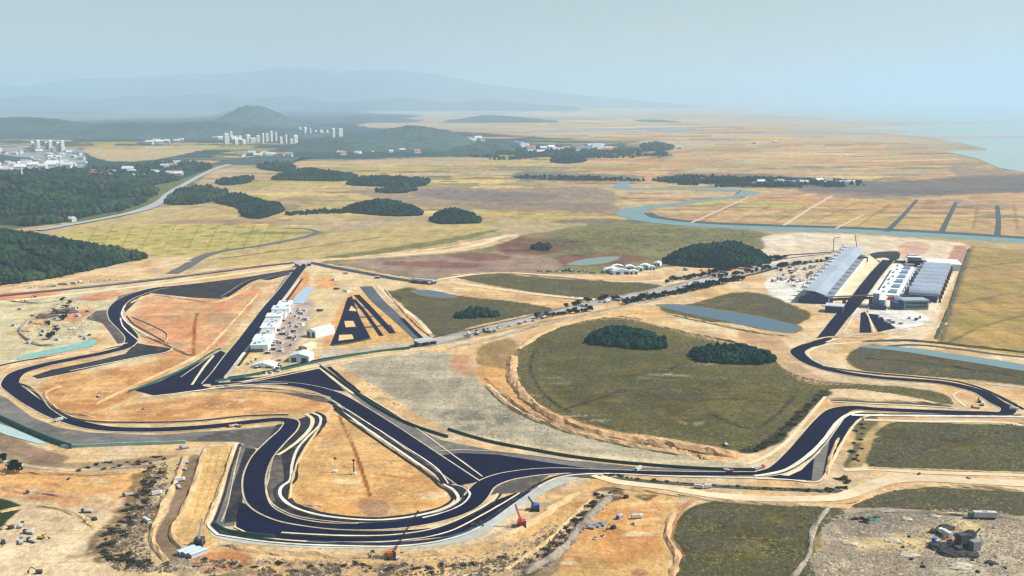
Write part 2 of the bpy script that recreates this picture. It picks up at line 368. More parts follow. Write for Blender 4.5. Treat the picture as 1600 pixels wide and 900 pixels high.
for pl in ([(850,600),(1000,580),(1160,610),(1180,680),(1000,660)], [(830,550),(900,520),(960,560),(900,600)]):
    paint(pl, (84,66,50), 8, 8, s=.6, patch=24)
for pl in ([(850,600),(1000,570),(1160,600),(1180,680),(1000,660)], [(830,550),(900,520),(1100,560),(900,620)]):
    paint(pl, (84,90,44), 8, 8, s=.7, patch=36)
stroke([(838,545),(828,570),(845,610),(890,645),(960,668)], 4, (52,54,34), s=.95); stroke([(850,545),(842,570),(858,608),(900,640)], 3, (120,104,70), s=.7); stroke([(900,560),(1000,575),(1120,600),(1220,618)], 3, (74,66,42), s=.8); stroke([(940,520),(900,560),(960,620),(1080,665)], 3, (80,66,46), s=.7); stroke([(1010,640),(1110,625),(1230,628)], 4, (70,66,40), s=.8)
stroke([(880,640),(1000,600),(1060,570)], 5, (64,56,38), s=.85); stroke([(1100,640),(1180,670),(1240,620)], 5, (64,54,40), s=.9)
stroke([(1070,572),(1150,566),(1215,562)], 5, (178,160,120), s=.8)
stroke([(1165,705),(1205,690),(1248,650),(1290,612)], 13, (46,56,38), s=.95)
grass([(1385,662),(1500,662),(1700,668),(1900,672),(1900,750),(1600,738),(1480,736),(1352,724),(1358,692)], (90,92,56))
stroke([(1360,728),(1450,700),(1600,668)], 4, (50,50,34), s=.9)
paint([(1330,655),(1372,652),(1368,690),(1345,728),(1318,728),(1335,690)], (88,92,64), 3, 3, s=.9, patch=0)
stroke([(1335,728),(1352,700),(1362,675),(1395,655)], 9, (196,164,112), s=.8); stroke([(1338,690),(1368,682)], 7, (206,176,120), s=.8)
grass([(1060,812),(1078,793),(1115,783),(1190,785),(1290,790),(1330,800),(1290,825),(1262,850),(1280,890),(1255,960),(1060,960),(1050,890),(1066,860),(1048,838)], (94,92,46))
paint([(1060,830),(1200,835),(1285,800),(1282,900),(1240,960),(1060,960)], (72,74,34), 10, 8, s=.7, patch=30)
stroke([(1125,787),(1132,825),(1148,860)], 5, (60,56,34), s=.8); stroke([(1138,787),(1150,825),(1168,862)], 2.5, (80,66,44), s=.7)
stroke([(1266,800),(1262,840),(1275,870)], 5, (74,78,46), s=.7)
grass([(1330,792),(1382,766),(1480,762),(1600,768),(1900,775),(1900,815),(1600,806),(1500,801),(1420,796)], (86,82,46))
paint([(1420,778),(1600,782),(1900,786),(1900,800),(1600,800)], (96,62,56), 5, 4, s=.6, patch=25)
paint([(1322,562),(1345,541),(1440,548),(1530,562),(1620,580),(1900,610),(1900,640),(1600,602),(1520,594),(1430,588),(1350,581)], (100,92,66), 2, 2, var=.25)
paint([(1330,570),(1420,560),(1500,570),(1440,584),(1360,578)], (120,98,74), 3, 3, s=.7, patch=15)
gr = random.Random(3)
for reg in ([(830,535),(1180,575),(1220,640),(1100,685),(860,625)], [(1380,668),(1590,670),(1590,730),(1370,720)], [(1080,795),(1270,795),(1250,890),(1070,880)], [(620,458),(840,482),(690,518)], [(740,432),(1000,445),(930,464)], [(1050,480),(1190,464),(1240,500)], [(700,380),(900,365),(1150,370),(900,420)], [(1520,400),(1620,400),(1620,540),(1490,520)]):
    r_ = np.array(reg); q_ = r_.mean(0)
    for k in range(46):
        w_ = np.random.RandomState(k * 7 + len(reg)).dirichlet(np.ones(len(reg))); c0 = w_ @ r_ * .75 + .25 * r_[gr.randrange(len(reg))]
        L0 = gr.uniform(8, 40); h0 = gr.uniform(1, 4) * (c0[1] - 300) / 300
        paint([(c0[0] - L0, c0[1] + gr.uniform(-2, 2)), (c0[0], c0[1] - h0), (c0[0] + L0, c0[1] + gr.uniform(-2, 2)), (c0[0], c0[1] + h0)], gr.choice([(84,72,52),(112,104,62),(76,80,48),(124,112,72),(98,80,62)]) if reg[0][0] != 1520 else gr.choice([(150,124,70),(186,152,86),(140,126,74),(196,158,92)]), 2, 3, s=gr.uniform(.35, .7))
# rubble yard bottom right
paint([(1300,802),(1360,792),(1420,796),(1500,802),(1620,808),(1900,815),(1900,1300),(1225,1300),(1262,900),(1258,880),(1290,850),(1285,825)], (176,160,134), 2, 3, var=.2)
paint([(1320,845),(1400,838),(1500,815),(1560,825),(1540,850),(1440,862),(1340,862)], (216,190,136), 5, 5, s=.9, var=.15)
paint([(1310,808),(1400,800),(1440,812),(1400,830),(1320,835)], (132,120,106), 6, 5, s=.7)
paint([(1480,850),(1620,820),(1800,850),(1800,1000),(1440,1000)], (198,184,152), 12, 8, s=.7, var=.2)
# pale crushed-stone apron in the middle
paint([(534,572),(600,558),(680,549),(715,556),(736,582),(765,612),(820,648),(890,676),(980,696),(1060,712),(1140,722),(1180,730),(1080,728),(960,720),(860,708),(780,696),(720,680),(650,645),(590,605)], (188,176,148), 2, 2, var=.12)
paint([(560,575),(680,560),(760,640),(860,690),(700,660),(620,620)], (160,150,128), 8, 8, s=.7, patch=30, var=.2)
paint([(690,645),(760,632),(800,650),(760,672),(700,668)], (112,112,98), 6, 5, s=.7, patch=18)
paint([(700,672),(860,700),(1000,716),(1100,722),(1000,724),(860,712),(760,694)], (232,208,160), 3, 2, s=.8)
# ochre banks
paint([(745,575),(790,570),(812,610),(860,642),(950,672),(1050,695),(1110,706),(1160,712),(1140,720),(1050,706),(960,690),(880,668),(820,640),(765,608)], (222,168,104), 3, 2, s=.9, var=.2)
paint([(980,678),(1050,690),(1100,704),(1110,714),(1040,706),(970,690)], (196,150,106), 3, 3, s=.9, patch=7)
stroke([(757,590),(800,628),(870,660),(960,684),(1060,706)], 2.6, (112,84,60), s=.7)
paint([(700,560),(735,556),(740,575),(735,585),(712,580)], (224,158,116), 3, 3, s=.7)
paint([(750,542),(800,530),(812,545),(800,575),(760,572),(742,566)], (158,130,88), 3, 2, s=.9)
paint([(820,505),(930,485),(1010,490),(1110,520),(1200,540),(1190,548),(1100,530),(980,500),(900,505),(820,525)], (222,184,126), 3, 2, s=.6)
paint([(1150,520),(1220,530),(1245,560),(1280,590),(1350,600),(1250,595),(1215,565)], (196,162,124), 3, 2, s=.8)
# infields, warm orange
for pl in ([(205,490),(235,465),(300,468),(390,448),(408,456),(380,500),(340,545),(290,560),(230,535)],):
    paint(pl, (222,168,120), 5, 4, s=.85, var=.15); paint(pl, (186,156,116), 6, 6, s=.6, patch=26); paint(pl, (224,146,104), 6, 6, s=.7, patch=38)
stroke([(303,552),(304,510),(308,490)], 4.5, (160,88,54), s=.9); stroke([(312,552),(316,510),(316,480)], 4, (228,150,100), s=.7)
for pl in ([(60,600),(180,575),(290,560),(230,605),(160,640),(120,650),(80,635)], [(120,655),(250,625),(400,612),(500,622),(520,640),(420,648),(250,658)]):
    paint(pl, (224,172,112), 5, 4, s=.9, var=.14); paint(pl, (190,128,78), 6, 6, s=.7, patch=30)
paint([(520,645),(560,655),(640,715),(705,770),(690,800),(600,812),(500,806),(450,785),(455,745),(475,695),(505,665)], (226,178,112), 5, 3, s=.9, var=.12)
paint([(520,660),(640,730),(690,780),(600,800),(480,790),(470,710)], (206,150,88), 8, 6, s=.7, patch=34)
stroke([(530,650),(555,705),(578,775)], 3.0, (150,88,46), s=.95); stroke([(537,655),(548,690)], 2, (232,196,130), s=.6)
stroke([(585,740),(640,748)], 4, (176,112,70), s=.6); paint([(555,785),(600,782),(610,800),(575,806)], (168,134,104), 3, 2, s=.8)
# left foreground earthworks
paint([(-200,735),(0,730),(160,738),(240,735),(232,760),(200,780),(120,770),(0,760),(-200,770)], (226,172,106), 5, 4, s=.9, var=.12)
paint([(0,760),(120,775),(200,790),(180,800),(60,800),(0,800)], (216,146,92), 6, 5, s=.7, patch=26)
paint([(-100,800),(120,790),(180,820),(130,880),(150,960),(-100,960)], (228,204,164), 9, 6, s=.85, var=.12)
paint([(-200,640),(0,665),(60,700),(110,715),(80,728),(0,705),(-200,700)], (150,120,100), 4, 3, s=.85)
paint([(0,700),(60,718),(100,722),(180,718),(280,712),(280,722),(160,735),(60,735),(0,722)], (138,120,98), 4, 3, s=.75, patch=0)
stroke([(-50,705),(30,725),(120,734),(200,728),(262,720)], 5, (216,204,176), s=.8)
paint([(235,735),(262,718),(290,715),(275,760),(245,810),(232,850),(262,885),(330,900),(330,960),(180,960),(190,860),(200,820),(222,780)], (222,190,136), 3, 3, s=.85, var=.12)
paint([(238,850),(262,800),(288,730),(300,710),(312,712),(304,760),(282,815),(270,838),(290,860),(320,868),(300,880),(262,880)], (134,112,88), 2.5, 1.5, s=.9, var=.15)
paint([(320,705),(365,695),(345,760),(330,820),(340,845),(280,850),(268,832),(290,790),(308,745)], (232,188,122), 3, 2, s=.9, var=.08)
for k in range(3): stroke([(333+k*11,700),(318+k*11,760),(300+k*11,815)], 1.6, (206,160,98), s=.7)
paint([(160,880),(250,800),(225,760),(236,735),(215,730),(200,770),(185,800),(145,840),(140,870)], (112,94,66), 6, 5, s=.9, patch=9)
paint([(165,880),(240,800),(228,745),(215,740),(195,780),(150,850)], (140,116,84), 5, 4, s=.6)
paint([(300,855),(360,850),(520,868),(640,872),(760,850),(850,800),(900,760),(960,745),(1040,765),(960,790),(900,820),(880,860),(780,900),(500,905),(360,895),(290,880)], (226,178,112), 3, 3, s=.7, var=.12)
paint([(280,878),(430,876),(640,880),(760,880),(860,852),(880,875),(800,930),(300,930)], (136,122,96), 4, 4, s=.85, patch=16)
paint([(300,870),(390,868),(380,885),(300,885)], (206,132,82), 4, 3, s=.8)
stroke([(560,905),(760,895),(850,850),(905,810),(950,768),(985,758)], 4.5, (224,208,170), s=.9)
stroke([(820,900),(870,868),(905,830),(935,790),(965,772)], 6, (88,70,50), s=.7)
paint([(900,820),(940,790),(1000,770),(1060,780),(1050,830),(1045,870),(1060,960),(820,960),(880,890)], (228,182,114), 6, 4, s=.85, var=.14)
paint([(930,790),(1040,790),(1040,850),(1000,900),(880,900)], (204,138,82), 6, 5, s=.7, patch=20)
paint([(925,770),(970,762),(975,775),(940,786)], (84,66,52), 4, 3, s=.8); paint([(990,775),(1030,773),(1010,783)], (78,60,48), 3, 2, s=.8)
stroke([(1108,768),(1070,790),(1050,815),(1045,845),(1066,868)], 5, (206,130,86), s=.7)
for x_, y_ in ((775,835),(800,820),(825,805),(845,790),(872,760),(790,850)):
    paint([(x_-14,y_+6),(x_+6,y_-6),(x_+16,y_-3),(x_-2,y_+9)], (178,158,134), 2, 1.5, s=.7)
for k in range(14): stroke([(380+k*24,858),(392+k*24,846)] if k < 9 else [(600+(k-9)*30,872-(k-9)*5),(616+(k-9)*30,856-(k-9)*6)], 1.3, (196,146,88), s=.6)
for k in range(240):    # mottled soil, spoil and wheel ruts over the whole works
    x_, y_ = gr.choice([(gr.uniform(0, 200), gr.uniform(745, 895)), (gr.uniform(60, 500), gr.uniform(575, 660)), (gr.uniform(460, 690), gr.uniform(665, 800)), (gr.uniform(880, 1060), gr.uniform(770, 895)), (gr.uniform(0, 160), gr.uniform(462, 545)), (gr.uniform(215, 400), gr.uniform(470, 545)), (gr.uniform(760, 1150), gr.uniform(580, 710)), (gr.uniform(1300, 1590), gr.uniform(810, 895)), (gr.uniform(270, 900), gr.uniform(858, 895)), (gr.uniform(560, 900), gr.uniform(575, 700)), (gr.uniform(1215, 1500), gr.uniform(370, 450))])
    L0 = gr.uniform(5, 26); h0 = gr.uniform(.6, 3) * (y_ - 250) / 350
    paint([(x_ - L0, y_ + gr.uniform(-3, 3)), (x_ - L0 * .3, y_ - h0), (x_ + L0, y_ + gr.uniform(-3, 3)), (x_ + L0 * .2, y_ + h0)], gr.choice([(240,212,160),(186,140,92),(206,160,108),(238,220,180),(160,120,84)] if not (500 < x_ < 1250 and 570 < y_ < 720) else [(200,186,156),(168,156,130),(150,140,118)]), 2, 3, s=gr.uniform(.3, .65))
for k in range(60):
    x_, y_ = gr.choice([(gr.uniform(0, 180), gr.uniform(745, 890)), (gr.uniform(900, 1040), gr.uniform(775, 890)), (gr.uniform(100, 480), gr.uniform(585, 655)), (gr.uniform(480, 660), gr.uniform(680, 790))])
    dx_, dy_ = gr.uniform(20, 60), gr.uniform(-10, 10)
    stroke([(x_ - dx_, y_ - dy_), (x_, y_ + gr.uniform(-4, 4)), (x_ + dx_, y_ + dy_)], 1.4, gr.choice([(170,122,76),(244,222,176)]), s=.5)
# paddock mid-left
paint([(480,418),(560,432),(650,445),(600,455),(560,450),(520,530),(500,560),(440,580),(380,590),(400,550),(455,475)], (224,200,152), 3, 2, s=.85, var=.1)
paint([(455,480),(490,470),(480,510),(460,545),(425,560),(435,520)], (196,172,158), 3, 2, s=.95, var=.1)
for pl in ([(462,440),(478,425),(485,432),(465,465),(450,470)], [(545,460),(560,452),(530,500),(516,540),(505,545),(520,500)], [(490,440),(520,432),(530,445),(500,450)], [(480,560),(560,548),(640,540),(560,556),(490,566)]):
    paint(pl, (230,152,92), 3, 2, s=.75)
paint([(505,548),(640,528),(655,538),(560,552),(500,565)], (186,180,160), 2, 1.5, s=.8)
paint([(520,540),(548,468),(572,452),(650,530),(600,536)], (226,178,110), 2, 1, s=.9)
# shoulders of the link road
stroke([(670,540),(760,522),(840,505),(900,495)], 12, (110,100,80), s=.5)
paint([(-60,776),(0,779),(22,784),(35,792),(20,808),(0,824),(-60,850)], (50,66,40), 2, 2)
V = np.stack([X.ravel(), Y.ravel(), np.zeros(X.size)], 1)
nr, nc = X.shape; idx = np.arange(nr * nc).reshape(nr, nc)
Fq = np.stack([idx[:-1, :-1].ravel(), idx[:-1, 1:].ravel(), idx[1:, 1:].ravel(), idx[1:, :-1].ravel()], 1)
# outskirts so that the sheet reaches the horizon all round
gm, n, b = newmat("ground"); L = n.links
b.inputs['Roughness'].default_value = 0.95; b.inputs['Specular IOR Level'].default_value = 0.1
at = n.nodes.new("ShaderNodeAttribute"); at.attribute_name = "soil"
tc = n.nodes.new("ShaderNodeTexCoord")
def N(t, **k):
    x = n.nodes.new(t)
    for kk, v in k.items(): setattr(x, kk, v)
    return x
def noise(scale, det=4, st=None, rough=.6):
    src = tc.outputs['Object']
    if st:
        mp = N("ShaderNodeMapping"); mp.inputs['Scale'].default_value = (st[0], st[1], 1); mp.inputs['Rotation'].default_value = (0, 0, st[2]); L.new(src, mp.inputs[0]); src = mp.outputs[0]
    t = N("ShaderNodeTexNoise"); t.inputs['Scale'].default_value = 1 / scale; t.inputs['Detail'].default_value = det; t.inputs['Roughness'].default_value = rough
    L.new(src, t.inputs['Vector']); return t.outputs[0]
def rng(x, a0, a1, b0, b1):
    r = N("ShaderNodeMapRange"); L.new(x, r.inputs[0])
    for i, v in enumerate((a0, a1, b0, b1)): r.inputs[i + 1].default_value = v
    return r.outputs[0]
def mul(a_, b_):
    r = N("ShaderNodeMath", operation='MULTIPLY'); L.new(a_, r.inputs[0]); L.new(b_, r.inputs[1]); return r.outputs[0]
# near detail
fine = rng(noise(5, 6, None, .75), .3, .7, .70, 1.30); mid = rng(noise(28, 4, (1, .35, .5)), .32, .68, .76, 1.20); strk = rng(noise(14, 4, (.22, 1, -.35)), .32, .68, .80, 1.16)
det = mul(mul(fine, mid), strk)
# farmland parcels: blocks of long narrow strips, turned block by block
mp = N("ShaderNodeMapping"); L.new(tc.outputs['Object'], mp.inputs[0]); mp.inputs['Rotation'].default_value = (0, 0, .16); mp.inputs['Scale'].default_value = (1/900, 1/520, 1)
dn = N("ShaderNodeTexNoise"); dn.inputs['Scale'].default_value = 1/1600; dn.inputs['Detail'].default_value = 1; L.new(tc.outputs['Object'], dn.inputs['Vector'])
va = N("ShaderNodeVectorMath", operation='MULTIPLY_ADD'); L.new(dn.outputs['Color'], va.inputs[0]); va.inputs[1].default_value = (1.2, 1.2, 0); L.new(mp.outputs[0], va.inputs[2])
vo = N("ShaderNodeTexVoronoi", distance='CHEBYCHEV'); vo.inputs['Scale'].default_value = 1; vo.inputs['Randomness'].default_value = .75; L.new(va.outputs[0], vo.inputs['Vector'])
mp2 = N("ShaderNodeMapping"); L.new(tc.outputs['Object'], mp2.inputs[0]); mp2.inputs['Rotation'].default_value = (0, 0, .22); mp2.inputs['Scale'].default_value = (1/480, 1/90, 1)
va2 = N("ShaderNodeVectorMath", operation='MULTIPLY_ADD'); L.new(dn.outputs['Color'], va2.inputs[0]); va2.inputs[1].default_value = (2.0, 4.0, 0); L.new(mp2.outputs[0], va2.inputs[2])
vo2 = N("ShaderNodeTexVoronoi", distance='CHEBYCHEV'); vo2.inputs['Scale'].default_value = 1; vo2.inputs['Randomness'].default_value = .6; L.new(va2.outputs[0], vo2.inputs['Vector'])
def ramp(x, stops):
    r = N("ShaderNodeValToRGB"); L.new(x, r.inputs[0]); e_ = r.color_ramp.elements
    e_[0].position, e_[0].color = stops[0][0], stops[0][1] + (1,); e_[1].position, e_[1].color = stops[-1][0], stops[-1][1] + (1,)
    for p_, c_ in stops[1:-1]:
        q = e_.new(p_); q.color = c_ + (1,)
    return r.outputs[0]
sep = N("ShaderNodeSeparateColor"); L.new(vo.outputs['Color'], sep.inputs[0]); sep2 = N("ShaderNodeSeparateColor"); L.new(vo2.outputs['Color'], sep2.inputs[0])
rA = ramp(sep.outputs[0], [(0, (.27,.21,.11)), (.25, (.38,.27,.12)), (.45, (.38,.24,.15)), (.6, (.31,.26,.12)), (.8, (.20,.16,.11)), (1, (.44,.32,.16))])
rB = ramp(sep2.outputs[0], [(0, (.48,.34,.16)), (.3, (.34,.23,.13)), (.5, (.36,.29,.11)), (.7, (.17,.15,.10)), (.82, (.46,.31,.21)), (1, (.40,.29,.13))])
mx = N("ShaderNodeMix", data_type='RGBA'); mx.inputs[0].default_value = .6; L.new(rA, mx.inputs[6]); L.new(rB, mx.inputs[7])
mxf = N("ShaderNodeMix", data_type='RGBA', clamp_factor=True); fa = rng(at.outputs['Alpha'], 0, 1, 0, .88); L.new(fa, mxf.inputs[0]); L.new(at.outputs['Color'], mxf.inputs[6]); L.new(mx.outputs[2], mxf.inputs[7])
# parcel edges: a touch darker
ed = rng(vo2.outputs['Distance'], .0, .5, 1.06, .86)
vm = N("ShaderNodeVectorMath", operation='SCALE'); L.new(mxf.outputs[2], vm.inputs[0]); L.new(det, vm.inputs['Scale'])
L.new(vm.outputs[0], b.inputs['Base Color'])
bp = N("ShaderNodeBump"); bp.inputs['Distance'].default_value = 3.0; bp.inputs['Strength'].default_value = .8
hsum = N("ShaderNodeMath", operation='ADD'); L.new(noise(9, 6, None, .7), hsum.inputs[0]); L.new(noise(22, 3, (1, .5, .4)), hsum.inputs[1]); L.new(hsum.outputs[0], bp.inputs['Height']); L.new(bp.outputs[0], b.inputs['Normal'])
ground = bigmesh("ground", V, Fq, gm)
ca = ground.data.color_attributes.new("soil", 'FLOAT_COLOR', 'POINT')
buf = np.concatenate([C.reshape(-1, 3), FARM.reshape(-1, 1)], 1).astype(np.float32); ca.data.foreach_set('color', buf.ravel())
structure(ground, "tan bare earth, grass plots and golden farmland reaching to the hazy horizon", "ground")
far_soil = mat("land_beyond", (.30,.23,.11), .95, .3, 60, big=.3)
o = mesh("land", [(-160000,-60000,-1.5),(160000,-60000,-1.5),(160000,160000,-1.5),(-160000,160000,-1.5)], [(0,1,2,3)], far_soil)
structure(o, "dry brown land continuing beyond the farmland on every side", "land")

# ---------------------------------------------------------------- haze: one even box of air
hm = bpy.data.materials.new("haze"); hm.use_nodes = True; n2 = hm.node_tree; n2.nodes.clear()
ho = n2.nodes.new("ShaderNodeOutputMaterial"); pv = n2.nodes.new("ShaderNodeVolumePrincipled")
pv.inputs['Color'].default_value = (0.56, 0.745, 0.89, 1); pv.inputs['Density'].default_value = HAZE_D; pv.inputs['Anisotropy'].default_value = 0.0
n2.links.new(pv.outputs[0], ho.inputs['Volume'])
hb = [(sx, sy, sz) for sz in (-3, 1700) for sx, sy in ((-120000,-40000),(120000,-40000),(120000,155000),(-120000,155000))]
o = mesh("haze", hb, [(3,2,1,0),(4,5,6,7),(0,1,5,4),(1,2,6,5),(2,3,7,6),(3,0,4,7)], hm)
tag(o, "pale blue haze filling the air over the whole plain", "haze", kind='stuff')
# ================================================================ WATER
watm = mat("river_water", (.13,.215,.21), .5, .14, 40, .02, spec=.3)
sheet("river", [(1700,384),(1600,380),(1500,373),(1400,367.5),(1300,362.5),(1200,360),(1130,356),(1060,352),(1010,347),(978,341),(962,334),(968,328),(990,324),(1040,319),(1090,313),(1130,308),(1152,303),(1158,298),(1172,298.5),(1190,301.5),(1165,306),(1120,313),(1060,321),(1020,326),(1006,331),(1012,338),(1040,343.5),(1100,349.5),(1200,354),(1300,357),(1400,361.5),(1500,367),(1600,373.5),(1700,378)], watm, .25, "pale teal river winding through the fields and running right behind the circuit", "river")
sheet("river", [(958,292),(966,286),(978,281),(986,284),(980,289),(988,293),(1010,294.5),(1060,295.5),(1120,295),(1156,296.5),(1154,299),(1100,297.5),(1020,297),(975,296)], watm, .25, "small upstream loop of teal river beyond the main bend", "river")
bank = mat("river_bank", (.035,.05,.045), .9, .3, 30)
for i, (p, w_) in enumerate((([(1700,376),(1600,371.5),(1500,365),(1400,359.5),(1300,355),(1200,352),(1100,348),(1040,342),(1014,337),(1006,332)], 46), ([(1150,307),(1158,299),(1150,296)], 22), ([(1200,357.5),(1100,354.5),(1040,350.5),(990,345)], 5))):
    ribbon("river_bank", p, w_, bank, .15, ["dark reed bank along the far side of the river", "dark bank at the river's hairpin bend", "thin dark bank on the near side of the river"][i], "bank")
ribbon("canal", [(1345,541),(1420,547),(1480,556),(1540,565),(1610,576),(1750,592)], [10,26,30,32,34,34], mat("canal_water", (.11,.19,.18), .3, .1, 20, .02, spec=.5), .2, "teal canal running in from the right edge below the farm fields", "canal")
ribbon("canal", [(1340,548),(1420,539),(1500,546),(1560,554),(1640,562),(1750,574)], 9, bank, .14, "dark overgrown ditch bank above the canal", "canal bank")
sheet("pond", [(1030,478.5),(1050,477),(1080,479),(1120,484),(1170,492),(1215,501),(1249,511),(1241,518),(1205,516),(1160,508),(1110,497),(1066,488)], mat("pond_water", (.045,.075,.10), .3, .1, 15, .02, spec=.5), .2, "dark slate blue pond below the grass plot beside the grandstand", "pond")
sheet("pond", [(646,456),(670,455),(700,460),(712,464),(690,465),(660,461)], mat("pond_water", (.06,.10,.15)), .2, "narrow blue pond in the triangular grass plot", "pond")
sheet("pond", [(886,413),(910,406),(940,402),(968,402),(958,408),(920,414)], mat("shallow_water", (.16,.20,.15), .35, .1, 20), .2, "pale green shallow pond on the reddish marsh", "pond")
ribbon("irrigation_canal", [(1385,362),(1410,338),(1433,312)], [16,12,10], bank, .2, "straight irrigation ditch left of the others beyond the river", "ditch")
ribbon("irrigation_canal", [(1470,365),(1482,340),(1494,316)], [14,12,12], bank, .2, "straight irrigation ditch in the middle beyond the river", "ditch")
ribbon("irrigation_canal", [(1558,370),(1560,345),(1558,321)], [14,12,12], bank, .2, "straight irrigation ditch farthest right beyond the river", "ditch")
ribbon("irrigation_canal", [(1494,318),(1560,319.5),(1700,322)], 26, watm, .22, "pale wide ditch joining the straight ditches at their far ends", "ditch")
for p, wd, lb in (([(1080,348),(1130,326),(1170,308)], 8, "pale farm track climbing from the river bend"), ([(1225,352),(1262,328),(1300,306)], 10, "pale straight farm track crossing the fields beyond the river"), ([(1306,357),(1350,335)], 7, "short pale farm track beyond the river")):
    ribbon("farm_track", p, wd, mat("farm_track", (.48,.36,.24)), .18, lb, "farm track")
sea_m = mat("sea_water", (.26,.34,.32), .6, .08, 400, 0, spec=.2)
sheet("sea", [(1640,282),(1608,272),(1585,267),(1562,263),(1545,256),(1530,249),(1500,242),(1478,237),(1500,235),(1540,236),(1542,233),(1510,226),(1470,219),(1440,214),(1400,211),(1420,206),(1300,201),(1420,196),(1440,192),(1280,189),(1300,184),(1150,179),(1180,172),(1300,167),(2600,163),(4200,172),(4200,290),(2400,300)], sea_m, 1.2, "pale grey green sea and mudflats fading into haze at the right", "sea", sm=False)
for i_, p in enumerate(([(1400,211),(1470,212.5),(1560,213),(1640,216),(1560,216),(1470,217)], [(1180,190),(1300,188.5),(1480,191),(1600,190),(1480,194),(1300,192)])):
    sheet("mudflat", p, mat("mudflat", (.30,.27,.24), .9), 1.8, ["low brown mudflat reaching into the sea", "far thin mudflat in the hazy sea"][i_], "mudflat")
mud = mat("muddy_bank", (.13,.10,.06), .95, .35, 6, .2, big=.3)
def ring(px, k, lb):
    c = np.mean(np.array(px, float), 0); p = [(c[0] + (x - c[0]) * k, c[1] + (y - c[1]) * (1 + (k - 1) * 2.2)) for x, y in px]
    sheet("pond_bank", p, mud, .1, lb, "bank", jit=4.0)
ring([(1030,478.5),(1050,477),(1080,479),(1120,484),(1170,492),(1215,501),(1249,511),(1241,518),(1205,516),(1160,508),(1110,497),(1066,488)], 1.05, "muddy margin round the slate blue pond")
ring([(886,413),(910,406),(940,402),(968,402),(958,408),(920,414)], 1.1, "muddy margin round the pale marsh pond")
ring([(646,456),(670,455),(700,460),(712,464),(690,465),(660,461)], 1.15, "muddy margin round the narrow blue pond")
# ================================================================ ASPHALT
asph = mat("track_asphalt", (.003,.004,.022), .85, .3, 6, .01, spec=.03, big=.3)
def dusty(m, dust_c, lo, hi, sc):
    n = m.node_tree; L = n.links; b = next(x for x in n.nodes if x.type == 'BSDF_PRINCIPLED'); src = b.inputs['Base Color'].links[0].from_socket
    tc = n.nodes.new("ShaderNodeTexCoord"); t = n.nodes.new("ShaderNodeTexNoise"); t.inputs['Scale'].default_value = 1 / sc; t.inputs['Detail'].default_value = 6; t.inputs['Roughness'].default_value = .7
    L.new(tc.outputs['Object'], t.inputs['Vector']); mr = n.nodes.new("ShaderNodeMapRange"); mr.inputs[1].default_value = lo; mr.inputs[2].default_value = hi; L.new(t.outputs[0], mr.inputs[0])
    mx = n.nodes.new("ShaderNodeMix"); mx.data_type = 'RGBA'; L.new(mr.outputs[0], mx.inputs[0]); L.new(src, mx.inputs[6]); mx.inputs[7].default_value = dust_c + (1,); L.new(mx.outputs[2], b.inputs['Base Color'])
dusty(asph, (.014, .013, .024), .52, .80, 22)
runo = mat("runoff_asphalt", (.018,.018,.024), .85, .45, 8, .02, spec=.04, big=.25)
brown = mat("unpaved_base", (.060,.048,.042), .92, .3, 7, .1, big=.3)
grave = mat("grey_base", (.105,.10,.092), .92, .25, 7, .1, big=.25)
dusty(runo, (.075, .060, .042), .50, .74, 16); dusty(brown, (.20, .15, .09), .5, .75, 12); dusty(grave, (.24, .19, .12), .5, .75, 18)
cream = mat("cream_gravel", (.56,.49,.30), .95, .18, 4, .1, big=.12)
kerbm = mat("concrete_edge", (.44,.36,.22), .9, .3, 6, big=.2)
white = mat("white_concrete", (.58,.54,.44), .85, .22, 8, big=.15)
greyr = mat("service_road", (.36,.36,.31), .9, .18, 8, big=.18)
dust = mat("dust_road", (.56,.44,.27), .95, .15, 8, .1, big=.15)
def RO(pl, m, lb, z=.16, cat="runoff", name="runoff_area", sm=False, n=4):
    return sheet(name, pl, m, z, lb, cat, sm=sm, n=n)
RO([(210,610),(250,596),(300,572),(345,548),(362,556),(330,590),(316,603),(330,606),(290,614),(240,618)], asph, "navy asphalt apron left of the long straight's near end")
RO([(186,466),(205,458),(240,450),(300,444),(380,434),(440,424),(466,419),(462,426),(420,438),(402,436),(372,446),(346,467),(300,465),(262,461),(236,458),(214,470),(196,488)], runo, "dark asphalt apron along the far left corner")
RO([(186,462),(220,455),(232,458),(205,470),(180,488),(160,492),(178,474)], grave, "grey gravel apron outside the far left corner")
RO([(150,486),(170,484),(182,500),(190,520),(206,536),(200,545),(186,540),(172,520),(160,505),(134,498)], brown, "brown apron outside the left esses")
RO([(212,536),(268,545),(262,550),(200,562),(120,580),(60,592),(50,588),(80,578),(140,566),(196,553)], runo, "dark wedge of asphalt inside the left esses")
RO([(-40,590),(-8,600),(0,618),(30,640),(62,662),(90,682),(112,694),(100,698),(60,690),(20,668),(-40,650)], grave, "grey gravel apron outside the big left hairpin")
RO([(-20,612),(10,622),(50,652),(90,668),(140,676),(240,680),(360,672),(446,664),(440,672),(400,690),(330,688),(290,690),(180,694),(110,696),(60,670),(0,640)], grave, "grey apron below the track leaving the left hairpin")
RO([(292,690),(340,676),(420,668),(446,672),(424,692),(406,702),(400,700),(370,690)], brown, "brown earth apron inside the tight right bend")
RO([(372,694),(396,696),(400,704),(382,740),(374,790),(366,822),(334,824),(340,806),(352,760)], grave, "grey strip left of the lower loop")
RO([(384,700),(400,702),(384,745),(378,790),(370,815),(350,818),(360,770)], runo, "dark strip left of the lower loop")
RO([(376,786),(396,796),(430,812),(500,826),(600,830),(700,820),(742,798),(790,776),(830,765),(800,790),(760,818),(720,834),(660,842),(560,846),(470,844),(400,838),(372,832)], asph, "wide navy asphalt apron under the lower loop", sm=True)
